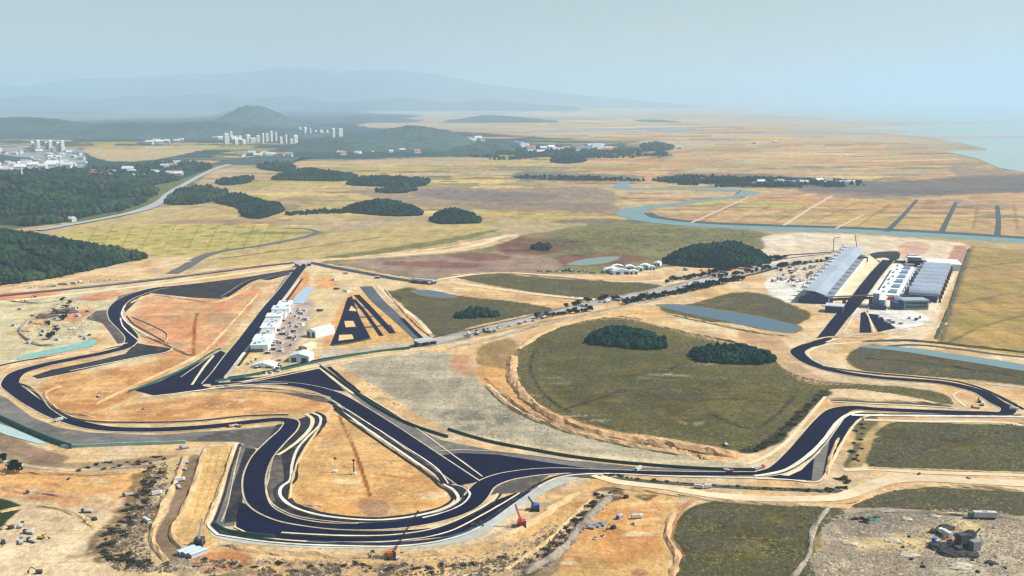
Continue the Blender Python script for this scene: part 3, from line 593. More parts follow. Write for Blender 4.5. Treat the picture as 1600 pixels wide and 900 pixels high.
RO([(330,826),(345,818),(372,834),(430,843),(560,850),(680,845),(740,826),(800,788),(850,757),(880,745),(905,745),(860,765),(800,804),(750,838),(690,853),(600,857),(460,855),(360,846),(330,836)], greyr, "pale service strip around the outside of the lower loop", z=.10, sm=True)
RO([(770,752),(800,746),(860,741),(820,770),(772,772),(758,778),(764,764)], brown, "brown wedge beside the hairpin exit")
RO([(686,712),(720,708),(780,711),(850,722),(925,733),(870,734),(820,738),(780,744),(744,752)], asph, "navy wedge between the diagonal straight and the lower bend")
RO([(505,578),(522,586),(570,622),(620,655),(690,688),(780,706),(900,720),(1000,730),(1130,736),(1200,738),(1100,742),(950,737),(900,730),(780,712),(690,712),(640,684),(590,650),(540,610)], grave, "olive grey strip along the outside of the diagonal straight", z=.12)
RO([(360,590),(400,590),(500,576),(540,612),(470,602),(400,597),(360,601)], asph, "navy wedge above the short link by the paddock", z=.2)
RO([(342,602),(420,606),(490,614),(530,632),(500,628),(440,614),(380,609),(330,608)], brown, "brown strip below the short link", z=.12)
RO([(404,690),(446,664),(480,650),(502,648),(512,658),(500,676),(470,705),(462,745),(450,770),(462,786),(520,806),(600,812),(680,802),(712,784),(704,766),(640,725),(560,670),(520,640),(540,628),(600,670),(690,735),(740,770),(730,790),(700,806),(600,828),(480,824),(420,806),(400,785),(398,745)], runo, "dark paving ringing the lower loop's infield", z=.14)
RO([(420,716),(440,712),(444,750),(438,775),(424,790),(418,760)], brown, "dark brown patch inside the loop's left side", z=.2)
RO([(410,700),(432,664),(456,660),(470,662),(452,690),(436,712),(420,720)], runo, "dark patch by the tight right bend", z=.18)
RO([(1200,745),(1240,720),(1285,672),(1305,645),(1345,650),(1330,668),(1305,715),(1285,750),(1240,752)], asph, "navy asphalt apron at the right-hand chicane", z=.14)
RO([(1268,752),(1274,700),(1284,686),(1296,690),(1284,750)], grave, "grey strip in the right-hand apron", z=.2)
RO([(1215,742),(1240,735),(1278,700),(1282,706),(1252,735),(1232,744)], cream, "cream gravel wedge in the right-hand apron", z=.24)
RO([(1345,489),(1356,486),(1362,520),(1343,520)], asph, "small navy block of paving near the right pit exit", z=.2)
RO([(1356,490),(1372,492),(1400,513),(1372,519)], asph, "navy triangle of paving near the right pit exit", z=.2)
RO([(1352,402),(1362,396),(1385,393),(1406,395),(1402,408),(1392,412),(1372,412),(1358,408)], runo, "dark turning loop at the far end of the pit straight", z=.16, sm=True)
RO([(1368,405),(1384,403),(1390,406),(1378,409)], dust, "pale island inside the turning loop", z=.24, sm=True)
RO([(1292,470),(1300,460),(1345,408),(1358,398),(1366,404),(1374,411),(1322,474)], cream, "cream spectator terrace between grandstand and pit straight", z=.2)
RO([(1345,478),(1352,466),(1388,420),(1398,411),(1412,413),(1400,440),(1382,480)], white, "white concrete apron behind the pit wall", z=.12)
RO([(1440,480),(1460,450),(1480,415),(1500,412),(1490,440),(1460,488)], dust, "pale parking strip right of the second grandstand", z=.1)
def TRACK(px, w_, lb, ew=5.0, z=.45, m=asph, em=kerbm, n=7):
    ew *= .6
    ribbon("track_verge", px, w_ + ew if np.ndim(w_) == 0 else [q + ew for q in w_], em, z - .12, "pale concrete margin of the " + lb, "track edge", n=n)
    ribbon("race_track", px, w_, m, z, lb, "race track", n=n)
TRACK([(472,416),(458,434),(440,458),(420,482),(400,510),(382,534),(362,558),(344,582),(328,600)], [17,17,17,18,19,19,18,17,16], "long dark straight beside the left paddock", 5)
TRACK([(470,421),(440,428),(410,434),(388,441),(366,455),(352,464)], 11, "short dark spur from the far left corner", 4)
TRACK([(330,601),(380,599),(430,599),(480,605),(520,617),(560,640),(610,672),(660,706),(700,733),(733,756)], [10,10,12,14,17,18,18,18,18,19], "diagonal dark straight down to the central hairpin", 4.5, z=.5)
LOOP = [(1190,741),(1100,741),(1000,739),(930,737),(870,736),(820,740),(780,748),(756,760),(744,776),(730,790),(700,804),(640,818),(560,823),(490,818),(436,806),(404,785),(397,752),(408,718),(430,692),(452,670),(455,660),(440,656),(400,659),(330,667),(230,672),(150,668),(100,654),(60,634),(28,612),(16,600),(24,586),(60,573),(120,560),(170,550),(200,540),(206,528),(196,514),(182,498),(180,484),(192,470),(214,460),(240,452),(260,449)]
TRACK(LOOP, [9]*4+[13,16,17,17,18,17,15,13,12,12,14,16,17,17,16,14,12,12,13,13,13,14,16,18,18,17,16,15,14,14,15,16,18,19,19,19,17,14], "winding dark ribbon from the right through the lower loop and left hairpin", 5, z=.42, n=8)
RT = [(1186,741),(1215,735),(1245,714),(1268,690),(1290,662),(1308,644),(1330,638),(1370,640),(1440,643),(1500,645),(1540,646),(1572,646),(1576,640),(1556,628),(1534,614),(1506,605),(1470,598),(1420,594),(1370,590),(1320,583),(1280,573),(1254,560),(1246,550),(1258,542),(1282,534),(1311,500),(1337,470),(1358,442),(1376,420),(1388,407)]
TRACK(RT, [10,16,22,24,23,20,14,12,12,12,12,13,14,15,15,14,13,13,13,13,14,16,17,16,18,20,21,21,21,21], "dark circuit from the right chicane up the pit straight", 5, z=.42, n=8)
ribbon("concrete_lane", [(1340,640),(1316,644),(1296,656),(1270,688),(1240,715),(1210,732),(1170,739)], 4, white, .6, "white concrete lane on the left of the chicane", "track edge", off=9, rag=.3)
# pale kerb / service lines
def LINE(px, w_, lb, m=white, z=.62, **k): ribbon("service_lane", px, w_ * .62, m, z, lb, "service lane", rag=.35, **k)
IN = [(488,646),(500,652),(500,664),(482,682),(464,704),(456,730),(454,750),(440,762),(438,774),(450,788),(484,802),(540,811),(600,813),(660,805),(700,793),(716,780),(708,766),(694,758),(682,746),(640,716),(590,682),(550,654),(528,634)]
LINE(IN, 4.2, "pale service lane ringing the lower infield")
LINE([(478,648),(488,655),(486,668),(466,690),(444,706),(434,712)], 6, "cream gravel strip on the infield's left shoulder", m=cream)
LINE([(426,716),(420,745),(416,768),(424,790),(450,806),(500,817),(560,819)], 2, "thin pale kerb along the loop's inner edge", m=kerbm)
LINE([(706,758),(724,762),(734,772),(728,784),(704,798),(660,810)], 2.6, "white kerb inside the central hairpin")
LINE([(440,833),(540,838),(620,836),(680,826),(730,806),(768,784),(778,772)], 3, "cream kerb under the lower loop", m=cream)
LINE([(338,836),(420,848),(540,854),(640,853),(720,838),(770,812),(820,776),(870,748),(930,741),(1050,745),(1180,748),(1260,752)], 3.2, "white outer lane from the lower loop to the right chicane")
LINE([(366,824),(400,838),(500,848),(620,846),(700,832),(760,802),(806,775),(812,771)], 2.6, "pale inner lane below the lower loop", m=cream)
LINE([(370,694),(356,730),(344,775),(330,812),(326,822),(340,836)], 3.4, "white lane down the left of the lower loop")
LINE([(376,700),(366,740),(356,790),(346,816)], 1.8, "thin pale line left of the lower loop", m=kerbm)
LINE([(20,600),(40,606),(70,632),(100,652),(140,660),(220,662),(300,660),(380,652),(450,650)], 2, "thin pale kerb along the left hairpin's inside", m=kerbm, z=.3)
LINE([(35,605),(60,615),(78,638),(104,655)], 2, "pale line inside the left hairpin", m=kerbm)
LINE([(-20,575),(20,566),(80,556),(140,548),(190,540)], 3.5, "white lane above the left hairpin")
LINE([(188,497),(192,510),(206,524),(216,532)], 3, "white kerb outside the left esses")
LINE([(196,478),(190,490),(196,502),(212,514),(240,530),(270,544),(262,550),(224,557),(160,570),(110,580)], 4, "white kerb on the inside of the esses")
LINE([(198,494),(208,506),(236,522),(268,541)], 4, "dark drain line inside the esses", m=runo, z=.3)
LINE([(300,602),(318,575),(334,556)], 5, "cream strip beside the long straight's near end", m=cream)
LINE([(282,590),(330,556),(372,520),(410,480),(430,445)], 2.2, "pale line left of the long straight", m=kerbm)
LINE([(366,572),(390,540),(420,500),(446,466),(468,436)], 4.5, "white pit lane wall beside the long straight")
LINE([(352,592),(366,574),(376,560)], 6, "grey pit exit lane", m=greyr)
LINE([(430,460),(452,430),(466,424),(462,440),(440,468)], 9, "dark mottled strip right of the long straight", m=grave, z=.25)
LINE([(305,612),(350,606),(420,600),(450,600)], 3, "white edge of the paddock link", z=.7)
LINE([(220,622),(300,612),(350,605)], 3.5, "white lane below the navy apron")
LINE([(340,604),(400,596),(440,588),(500,576),(520,572)], 3, "cream lane above the paddock link", m=cream)
LINE([(498,574),(530,600),(552,616)], 5, "cream strip at the top of the diagonal straight", m=cream)
LINE([(512,572),(545,600),(580,628),(640,664)], 7, "dark service road at the top of the diagonal straight", m=asph, z=.4)
LINE([(680,706),(720,704),(800,708),(900,722)], 2.6, "pale kerb above the navy wedge", m=kerbm)
LINE([(550,616),(620,660),(690,712),(738,748)], 2.0, "cream line along the diagonal straight", m=cream, off=9)
LINE([(524,626),(570,655),(630,693),(690,734),(706,756)], 2.0, "white line along the diagonal straight's lower side", off=-3)
LINE([(1180,748),(1230,750),(1282,752),(1300,724),(1318,690),(1345,655),(1380,648)], 4.5, "ochre lane outside the right chicane", m=dust)
LINE([(1330,649),(1400,650),(1500,651),(1600,652),(1760,655)], 9, "white lane running right below the far hairpin")
LINE([(1350,656),(1450,659),(1560,660),(1620,668),(1760,680)], 10, "dust road running right above the lower grass plot", m=dust, z=.3)
LINE([(1300,628),(1360,631),(1430,634),(1490,638)], 5, "pale lane above the right-hand link", m=dust)
LINE([(1290,620),(1260,655),(1230,690),(1200,712),(1170,726)], 6, "ochre track beside the dark hedge line", m=dust, z=.3)
LINE([(1272,566),(1262,552),(1280,541),(1330,536),(1400,528),(1440,520),(1480,505)], 8, "ochre haul road curling below the pit exit", m=dust, z=.3)
LINE([(1284,572),(1360,582),(1430,588),(1500,596),(1545,610),(1590,632)], 3, "pale verge line above the right-hand link", m=kerbm)
LINE([(1505,610),(1490,618),(1510,636)], 5, "pale cut across the far right hairpin", m=dust, z=.35)
LINE([(1540,600),(1600,606),(1660,612)], 8, "pale mottled terrace right of the far hairpin", m=greyr, z=.3)
LINE([(1556,618),(1600,640)], 6, "dark lane leaving the far hairpin to the right", m=asph, z=.4)
LINE([(1318,522),(1330,500),(1340,482),(1346,478)], 3, "white wall line beside the pit exit")
LINE([(1352,470),(1374,442),(1396,414)], 5, "white pit wall along the right pit straight")
LINE([(1366,519),(1356,492),(1352,486)], 4, "cream lane between the two navy blocks", m=cream, z=.3)
LINE([(1290,535),(1330,525),(1372,521),(1410,514),(1450,508)], 4, "white edge below the pit exit paving")
def GAP(px, w_, lb, off=0.0, m=runo, z=.58): ribbon("dark_strip", px, w_, m, z, lb, "drain", off=off, rag=.4)  # thin dark strips laid beside the pale lanes
GAP(IN, 2.4, "dark strip along the inner side of the lower infield lane", 4.2)
GAP(IN, 2.2, "dark strip along the outer side of the lower infield lane", -3.6)
GAP([(338,836),(420,848),(540,854),(640,853),(720,838),(770,812),(820,776),(870,748),(930,741)], 2.6, "dark strip inside the outer lane of the lower loop", 3.6)
GAP([(370,694),(356,730),(344,775),(330,812),(326,822),(340,836)], 2.0, "dark strip beside the white lane left of the loop", 3.2)
GAP([(440,833),(540,838),(620,836),(680,826),(730,806),(768,784),(778,772)], 1.6, "dark line below the cream kerb of the lower loop", -2.6)
GAP([(20,600),(40,606),(70,632),(100,652),(140,660),(220,662),(300,660),(380,652),(450,650)], 3.5, "dark verge inside the left hairpin", 3)
GAP([(366,572),(390,540),(420,500),(446,466),(468,436)], 3.5, "dark strip beside the white pit lane wall", -5)
GAP([(524,626),(570,655),(630,693),(690,734),(706,756)], 3.0, "dark strip along the diagonal straight's lower side", -7)
GAP([(1330,649),(1400,650),(1500,651),(1600,652)], 2.5, "dark strip above the white lane at the right", 6)
GAP([(-20,575),(20,566),(80,556),(140,548),(190,540)], 2.5, "dark strip below the white lane above the left hairpin", -4)
GAP([(0,463),(110,452),(250,437),(380,420),(466,411)], 2.5, "thin dark line along the far edge of the perimeter road", 12)
GAP([(1284,572),(1360,582),(1430,588),(1500,596),(1545,610),(1590,632)], 3, "dark verge line above the right-hand link", -4)
GAP([(1300,628),(1360,631),(1430,634),(1490,638)], 4, "dark verge above the chicane link", 5, bank)
# ================================================================ ROADS
ribbon("perimeter_road", [(-200,480),(0,463),(60,457),(110,452),(180,445),(250,437),(320,428),(390,419),(440,413),(478,410),(520,418),(570,427),(620,436),(664,442)], [12,12,12,12,12,12,12,12,13,16,18,18,18,18], mat("dark_road", (.020,.022,.05), .7, .15, 9), .5, "dark perimeter road along the far side of the left site", "road")
ribbon("road", [(-200,490),(0,472),(110,460),(250,444),(380,427),(466,415)], 14, mat("pale_verge", (.60,.50,.28), .95, .12, 9), .3, "cream verge below the dark perimeter road", "verge")
ribbon("road", [(664,538),(720,524),(790,508),(860,491),(930,474),(1000,461),(1060,449),(1110,436),(1170,424),(1240,412),(1300,405),(1350,401)], [24,24,24,24,24,24,26,26,28,28,28,28], mat("concrete_road", (.30,.28,.24), .9, .2, 9, big=.2), .35, "pale grey trunk road crossing from the centre towards the grandstand", "road")
ribbon("road", [(664,530),(790,503),(930,470),(1060,444),(1110,431),(1180,412),(1230,404),(1300,396)], 5, mat("dark_road", (0,0,0)), .4, "dark side lane on the far side of the trunk road", "road")
ribbon("road", [(1060,456),(1120,440),(1180,428),(1230,415),(1290,408),(1320,404)], 9, mat("dark_road", (0,0,0)), .55, "dark lane on the near side of the trunk road", "road")
ribbon("road", [(1170,414),(1210,407),(1226,400),(1260,397),(1330,392)], 9, mat("dark_road", (0,0,0)), .6, "dark curved ramp behind the grandstand", "road")
ribbon("road", [(572,448),(590,470),(612,490),(636,512),(660,534)], [20,18,16,14,13], mat("service_dark", (.06,.07,.085), .8, .25, 8, big=.3), .4, "grey blue road on the right of the triangular car park", "road")
ribbon("road", [(628,498),(645,516),(662,533)], 6, asph, .6, "short black strip at the end of the car park road", "road")
ribbon("road", [(590,446),(620,475),(655,502),(672,522)], 7, dust, .3, "ochre track beside the triangular grass plot", "track")
ribbon("road", [(330,594),(380,588),(430,579),(480,567),(540,556),(600,548),(664,540)], [9,10,10,9,8,7,7], asph, .55, "dark road in front of the left paddock", "road")
ribbon("road", [(340,603),(400,593),(470,578),(540,564),(600,556),(664,546)], 5, dust, .4, "tan track in front of the left paddock", "road")
hw = mat("highway", (.30,.31,.30), .8, .1, 20)
ribbon("highway", [(60,361),(110,352),(170,341),(220,329),(250,316),(266,302),(290,288),(322,271),(350,260),(385,252),(420,248)], [26,26,26,28,28,26,24,26,30,36,40], hw, 2.5, "long pale grey highway curving away on the left", "highway")
ribbon("highway", [(266,302),(262,312),(240,325),(200,336)], 9, hw, 2.2, "narrow slip road beside the pale highway", "slip road")
drk = mat("farm_road", (.085,.08,.07), .9, .2, 20)
ribbon("farm_road", [(268,428),(290,417),(315,402),(345,393),(400,385),(450,376),(485,368),(496,363),(480,358),(440,357)], [24,24,24,20,20,20,18,16,12,10], drk, .3, "dark farm road winding between the yellow rice fields", "farm road")
ribbon("farm_road", [(340,405),(420,394),(500,384),(600,370)], 6, drk, .28, "thin dark ditch road crossing the golden field", "farm road")
for p in ([(225,366),(230,380),(228,398)], [(310,372),(300,395)], [(160,362),(360,374)], [(130,372),(290,384)], [(200,352),(430,358)]):
    pass
ribbon("haul_road", [(560,404),(640,398),(700,392),(750,382),(782,371),(806,368)], [10,14,16,20,22,14], dust, .3, "pale haul road curving in beside the old marsh", "haul road")
ribbon("haul_road", [(668,440),(760,427),(860,430),(960,440),(1040,438),(1080,432)], [14,14,10,8,10,12], dust, .3, "ochre haul road running right from the small overpass", "haul road")
ribbon("haul_road", [(700,440),(780,452),(860,462),(930,468)], 16, dust, .28, "wide tan haul road between the two grass plots", "haul road")
ribbon("haul_road", [(930,742),(960,752),(1040,762),(1100,772),(1160,778),(1240,780),(1310,777),(1350,764),(1380,753),(1430,748),(1520,752),(1600,756),(1760,764)], [10,10,10,11,12,12,13,14,15,15,15,15,15], dust, .3, "long ochre haul road below the right chicane", "haul road")
ribbon("haul_road", [(1318,735),(1360,733),(1440,738),(1600,743),(1760,750)], 8, dust, .28, "upper ochre haul road below the right grass plot", "haul road")
for p, w_, lb in (([(880,742),(960,748),(1060,756),(1160,762),(1260,766),(1318,768)], 7, "strip of dark scrub along the lower ditch"),):
    ribbon("ditch", p, w_, mat("ditch_scrub", (.05,.055,.04), .95, .4, 6, .5), .25, lb, "ditch")
# triangular car park marks
sheet("car_park", [(516,540),(530,505),(543,466),(550,463),(556,480),(564,500),(579,528),(560,533)], asph, .35, "navy wedge of the unfinished triangular car park", "car park", sm=False)
sheet("car_park_island", [(549,478),(556,484),(557,487),(545,486)], mat("soil_island", (.56,.38,.16), .95, .15, 5), .5, "topmost tan soil island set in the navy car park wedge", "soil island", sm=False)
ribbon("car_park", [(557,461),(574,478),(594,500),(614,521)], 9, asph, .44, "right navy rib of the triangular car park", "car park", sm=False)
ribbon("car_park", [(553,468),(570,488),(584,508),(596,525)], 5.5, asph, .46, "middle navy rib of the triangular car park", "car park", sm=False)
for k, p in enumerate(([(556,481),(572,480),(580,484)], [(562,496),(576,495),(590,494),(596,494)], [(517,540),(540,537),(578,529)], [(570,512),(590,510),(606,508),(612,519)])):
    ribbon("car_park", p, 9, mat("service_dark", (0,0,0)), .38, ["topmost","second","lowest left","lower right"][k] + " cross lane of the triangular car park", "car park", sm=False)
for k, p in enumerate(([(538,502),(552,502),(556,511),(540,512)], [(530,524),(550,523),(553,530),(529,533)])):
    sheet("car_park_island", p, mat("soil_island", (.56,.38,.16), .95, .15, 5), .5, ["upper","lower"][k] + " tan soil island set in the navy car park wedge", "soil island", sm=False)
# reservoirs, sheeted pools
sheet("settling_pool", [(26,561),(40,554),(90,544),(148,530),(152,535),(146,541),(90,552),(30,564)], mat("green_sheet", (.17,.36,.30), .5, .18, 8), .35, "long green sheeted pool left of the esses", "pool", sm=False)
sheet("settling_pool", [(456,474),(462,462),(478,448),(490,449),(480,465),(474,475)], mat("blue_sheet", (.30,.40,.48), .5, .12, 8), .35, "pale blue settling pool beside the left paddock", "pool", sm=False)
sheet("settling_pool", [(-20,652),(4,664),(40,678),(76,694),(60,694),(10,680),(-20,668)], mat("teal_sheet", (.32,.45,.43), .5, .12, 8), .35, "pale teal strip of water at the left edge", "pool", sm=False)
# ================================================================ HILLS AND MOUNTAINS
def ridge(name, prof, depth, thick, m, label, base=None, nx=220, nyy=26, rough=.10, seed=0):
    """a ridge of hills: prof = skyline as photo points seen at the given distance"""
    pr = smooth(prof, False, 6); xs, hs = [], []
    for px_, py_ in pr:
        dv = -(py_ - CY) / F; dy = CP + dv * SP; dz = -SP + dv * CP; t = depth / dy
        xs.append((px_ - CX) / F * t); hs.append(max(ALT + dz * t, 0))
    gx = np.linspace(xs[0], xs[-1], nx); H = np.interp(gx, xs, hs)
    gy = np.linspace(-1, 1, nyy); Xg, Yg = np.meshgrid(gx, gy)
    yy = depth + Yg * thick
    sp = (xs[-1] - xs[0]); S = min(thick * 1.5, sp / 4)
    fo = np.cos(Yg * np.pi / 2) ** 1.1
    nz = fbm(Xg, yy, S, seed, 5) - .5; cross = fbm(Xg, yy, S * .35, seed + 5, 4) - .5
    Z = H[None, :] * np.clip(fo * (1 + nz * .5 * (1 - fo) * 2) + cross * rough * np.abs(Yg) ** .5 * 2, 0, 1.02)
    Z = Z * (1 + (fbm(Xg, yy, S * .2, seed + 9, 4) - .5) * .2 + (fbm(Xg, yy, S * .06, seed + 11, 3) - .5) * .14) - 2
    ix = np.arange(nx * nyy).reshape(nyy, nx)
    Fq_ = np.stack([ix[:-1, :-1].ravel(), ix[:-1, 1:].ravel(), ix[1:, 1:].ravel(), ix[1:, :-1].ravel()], 1)
    o = bigmesh(name, np.stack([Xg.ravel(), yy.ravel(), Z.ravel()], 1), Fq_, m)
    return structure(o, label, "hills")
mtm = mat("mountain_woodland", (.045,.07,.05), .95, .3, 700, 30)
hlm = mat("hill_woodland", (.026,.052,.045), .95, .55, 60, 14, big=.35)
ridge("mountains", [(-700,120),(-300,128),(-100,126),(0,133),(40,138),(60,140),(80,133),(120,126),(200,123),(300,118),(380,116),(430,108),(470,104),(500,107),(540,113),(610,112),(690,120),(760,132),(850,142),(950,152),(1050,162),(1100,168)], 46000, 7000, mtm, "pale blue mountain range on the far horizon", seed=1, nx=400)
ridge("mountains", [(-500,165),(-200,158),(0,154),(60,150),(120,158),(220,150),(260,153),(330,147),(380,154),(460,150),(520,160),(620,153),(700,160),(760,157),(850,163),(900,166)], 32000, 3500, mtm, "lower hazy foothills in front of the mountain range", seed=4, nx=300)
ridge("hills", [(-500,190),(-200,178),(0,184),(40,183),(90,187),(140,193),(200,190),(260,192),(330,190),(400,196),(470,204),(520,212)], 9300, 900, hlm, "long low blue green wooded ridge behind the left-hand town", seed=6)
ridge("hills", [(318,203),(335,192),(352,181),(372,170),(392,165),(412,167),(432,176),(452,186),(470,193),(500,200)], 12500, 700, hlm, "single rounded wooded hill rising above the distant town", seed=8, nx=120)
ridge("hills", [(460,200),(520,186),(560,181),(620,184),(680,190),(760,180),(830,184),(900,192),(1040,188),(1100,194)], 15500, 1200, hlm, "faint low wooded hills behind the middle of the plain", seed=9)
ridge("hills", [(540,236),(575,214),(605,202),(640,196),(680,200),(710,207),(735,220),(745,236)], 7600, 600, hlm, "wooded hill right of the distant apartment town", seed=12, nx=120)
ridge("hills", [(420,236),(470,222),(530,214),(590,218),(650,222),(700,232),(760,240)], 6700, 350, hlm, "low wooded rise below the distant apartment town", seed=14, nx=120)
ridge("hills", [(-200,246),(-50,236),(30,250),(120,262),(170,256),(240,258),(310,262),(350,250),(420,244),(470,246)], 5400, 350, hlm, "dark low wooded hills in front of the left-hand town", seed=15, nx=160)
ridge("hills", [(670,246),(700,234),(740,226),(775,222),(800,230),(815,244)], 6300, 180, hlm, "small dark wooded hill left of the riverside village", seed=16, nx=80)
bs = mat("quarry_soil", (.45,.30,.24), .95, .2, 60, 3)
o = sheet("bare_slope", [(42,213),(50,205),(62,201),(72,206),(74,212)], bs, 12, "small pinkish bare quarry patch on the left ridge", "quarry")
o.location = P(0, 0, 0) * 0
# ================================================================ WOODS
def ico(sub):
    import bmesh
    b_ = bmesh.new(); bmesh.ops.create_icosphere(b_, subdivisions=sub, radius=1.0)
    v = np.array([x.co[:] for x in b_.verts]); f = np.array([[q.index for q in x.verts] for x in b_.faces]); b_.free(); return v, f
IC = {s: ico(s) for s in (1, 2, 3)}
R2 = np.random.RandomState(5)
def crown_var(sub, k):
    v, f = IC[sub]; r = np.random.RandomState(100 + k)
    n_ = 1 + (r.rand(len(v)) - .5) * (.55 if sub > 1 else .4)
    vv = v * n_[:, None]; vv[:, 2] = vv[:, 2] * .9 + .55; return vv, f
VARS = {s: [crown_var(s, k) for k in range(6)] for s in (1, 2)}
def leafmat(name, c1, c2, c3):
    m, n, b = newmat(name); L = n.links; b.inputs['Roughness'].default_value = .9; b.inputs['Specular IOR Level'].default_value = .02
    tc = n.nodes.new("ShaderNodeTexCoord")
    t = n.nodes.new("ShaderNodeTexNoise"); t.inputs['Scale'].default_value = .09; t.inputs['Detail'].default_value = 6; t.inputs['Roughness'].default_value = .8
    L.new(tc.outputs['Object'], t.inputs['Vector'])
    r = n.nodes.new("ShaderNodeValToRGB"); e_ = r.color_ramp.elements
    e_[0].position = .34; e_[0].color = c1 + (1,); e_[1].position = .68; e_[1].color = c3 + (1,); q = e_.new(.5); q.color = c2 + (1,)
    t3 = n.nodes.new("ShaderNodeTexNoise"); t3.inputs['Scale'].default_value = .014; t3.inputs['Detail'].default_value = 4; L.new(tc.outputs['Object'], t3.inputs['Vector'])
    ad = n.nodes.new("ShaderNodeMath"); ad.operation = 'MULTIPLY_ADD'; L.new(t3.outputs[0], ad.inputs[0]); ad.inputs[1].default_value = .9; ad.inputs[2].default_value = -.45
    a2 = n.nodes.new("ShaderNodeMath"); a2.operation = 'ADD'; L.new(t.outputs[0], a2.inputs[0]); L.new(ad.outputs[0], a2.inputs[1])
    L.new(a2.outputs[0], r.inputs[0]); L.new(r.outputs[0], b.inputs['Base Color'])
    return m
lf = leafmat("wood_foliage", (.002,.009,.009), (.004,.021,.018), (.012,.044,.026))
lf_l = leafmat("hill_foliage", (.003,.014,.012), (.008,.030,.018), (.038,.062,.026))
trk = mat("bark", (.07,.055,.04), .95, .2, 1)
def wood(name, px, H, Wd, sp, size, m, label, sub=2, sm=True, kind='stuff', cat="wood", maxn=14000, openness=0.0):
    pl = PA(smooth(px, True, 4) if sm else px)
    x0, y0 = pl.min(0); x1, y1 = pl.max(0)
    gx, gy = np.meshgrid(np.arange(x0, x1, sp), np.arange(y0, y1, sp)); gx = gx.ravel() + (R2.rand(gx.size) - .5) * sp; gy = gy.ravel() + (R2.rand(gy.size) - .5) * sp
    s_ = sdf(gx, gy, pl) + (fbm(gx, gy, 30 + sp * 2, 3) - .5) * sp * 2.2
    k = s_ > 0
    if openness: k &= fbm(gx, gy, sp * 7, 12) > openness
    gx, gy, s_ = gx[k], gy[k], s_[k]
    if len(gx) > maxn: q = R2.permutation(len(gx))[:maxn]; gx, gy, s_ = gx[q], gy[q], s_[q]
    hh = H * (1 - np.exp(-(s_ / Wd) ** 1.2)) * (1 + (fbm(gx, gy, max(Wd * 1.5, 20), 6) - .5) * .5)
    sz_far = 1; VV, FF, off = [], [], 0
    vs = VARS[sub]; kk = R2.randint(0, 6, len(gx)); ang = R2.rand(len(gx)) * 6.283; sc = size * np.exp(np.clip(R2.randn(len(gx)), -2, 1.3) * .26) * (.62 + .5 * fbm(gx, gy, sp * 5, 44)); tall = sc * (.85 + R2.rand(len(gx)) * .6)
    for v in range(6):
        i = np.where(kk == v)[0]
        if len(i) == 0: continue
        bv, bf = vs[v]; c, s2 = np.cos(ang[i])[:, None], np.sin(ang[i])[:, None]
        Xv = (bv[None, :, 0] * c - bv[None, :, 1] * s2) * sc[i][:, None] + gx[i][:, None]
        Yv = (bv[None, :, 0] * s2 + bv[None, :, 1] * c) * sc[i][:, None] + gy[i][:, None]
        Zv = bv[None, :, 2] * tall[i][:, None] + (hh[i])[:, None]
        VV.append(np.stack([Xv.ravel(), Yv.ravel(), Zv.ravel()], 1))
        FF.append((bf[None] + (np.arange(len(i)) * len(bv))[:, None, None]).reshape(-1, 3) + off); off += len(i) * len(bv)
    if not VV: return None
    V_ = np.concatenate(VV); F_ = np.concatenate(FF)
    if H > 6:   # the rise of ground under the wood
        st = max(sp, 6); a1 = np.arange(x0 - 10, x1 + 10, st); b1 = np.arange(y0 - 10, y1 + 10, st); A_, B_ = np.meshgrid(a1, b1)
        sd = sdf(A_.ravel(), B_.ravel(), pl).reshape(A_.shape); hz = H * (1 - np.exp(-(np.clip(sd, 0, None) / Wd) ** 1.2)) * (1 + (fbm(A_, B_, max(Wd * 1.5, 20), 6) - .5) * .5)
        ix = np.arange(A_.size).reshape(A_.shape); q = np.stack([ix[:-1, :-1].ravel(), ix[:-1, 1:].ravel(), ix[1:, 1:].ravel(), ix[1:, :-1].ravel()], 1)
        ok = sd.ravel()[q].max(1) > 0; q = q[ok]
        t1 = np.concatenate([q[:, [0, 1, 2]], q[:, [0, 2, 3]]]) + len(V_)
        V_ = np.concatenate([V_, np.stack([A_.ravel(), B_.ravel(), hz.ravel() - .5], 1)]); F_ = np.concatenate([F_, t1])
    o = bigmesh(name, V_, F_, m, 3)
    return tag(o, label, cat, kind=kind)
wood("wood", [(232,402),(190,396),(150,388),(110,381),(60,372),(0,368),(-200,366),(-400,380),(-400,540),(-120,470),(0,447),(40,441),(80,436),(130,425),(190,412)], 46, 130, 7, 5.0, lf_l, "dark green wooded hill at the left edge above the pale site", openness=.36)
wood("wood", [(-300,372),(-300,300),(-100,284),(0,287),(90,283),(160,284),(225,290),(246,300),(232,313),(200,326),(150,337),(90,349),(40,354),(-50,350)], 56, 330, 14, 9, lf_l, "broad wooded hills left of the pale highway", sub=1, openness=.45)
wood("wood", [(-300,286),(-300,262),(0,270),(100,268),(200,262),(290,256),(330,262),(300,276),(270,284),(240,288),(150,282),(0,286)], 14, 200, 20, 10, lf_l, "scattered dark woods between the highway and the left-hand town", sub=1, openness=.5)
wood("wood", [(262,318),(290,321),(335,314),(352,304),(330,297),(290,298),(272,304)], 8, 60, 13, 9, lf_l, "low wood right of the highway where the fields begin", sub=1)
wood("wood", [(338,316),(352,309),(376,306),(400,314),(430,321),(446,329),(430,336),(404,342),(382,338),(372,327)], 14, 50, 8, 6, lf, "dark wood on a knoll right of the highway", sub=1)
wood("wood", [(402,262),(430,259),(460,263),(455,268),(425,267)], 10, 60, 16, 11, lf_l, "small far copse left of the long island wood", sub=1)
wood("wood", [(426,281),(445,273),(468,269),(500,268),(530,275),(560,276),(545,282),(500,283),(450,282)], 20, 60, 10, 7, lf, "left half of the long island wood amid far fields", sub=1)
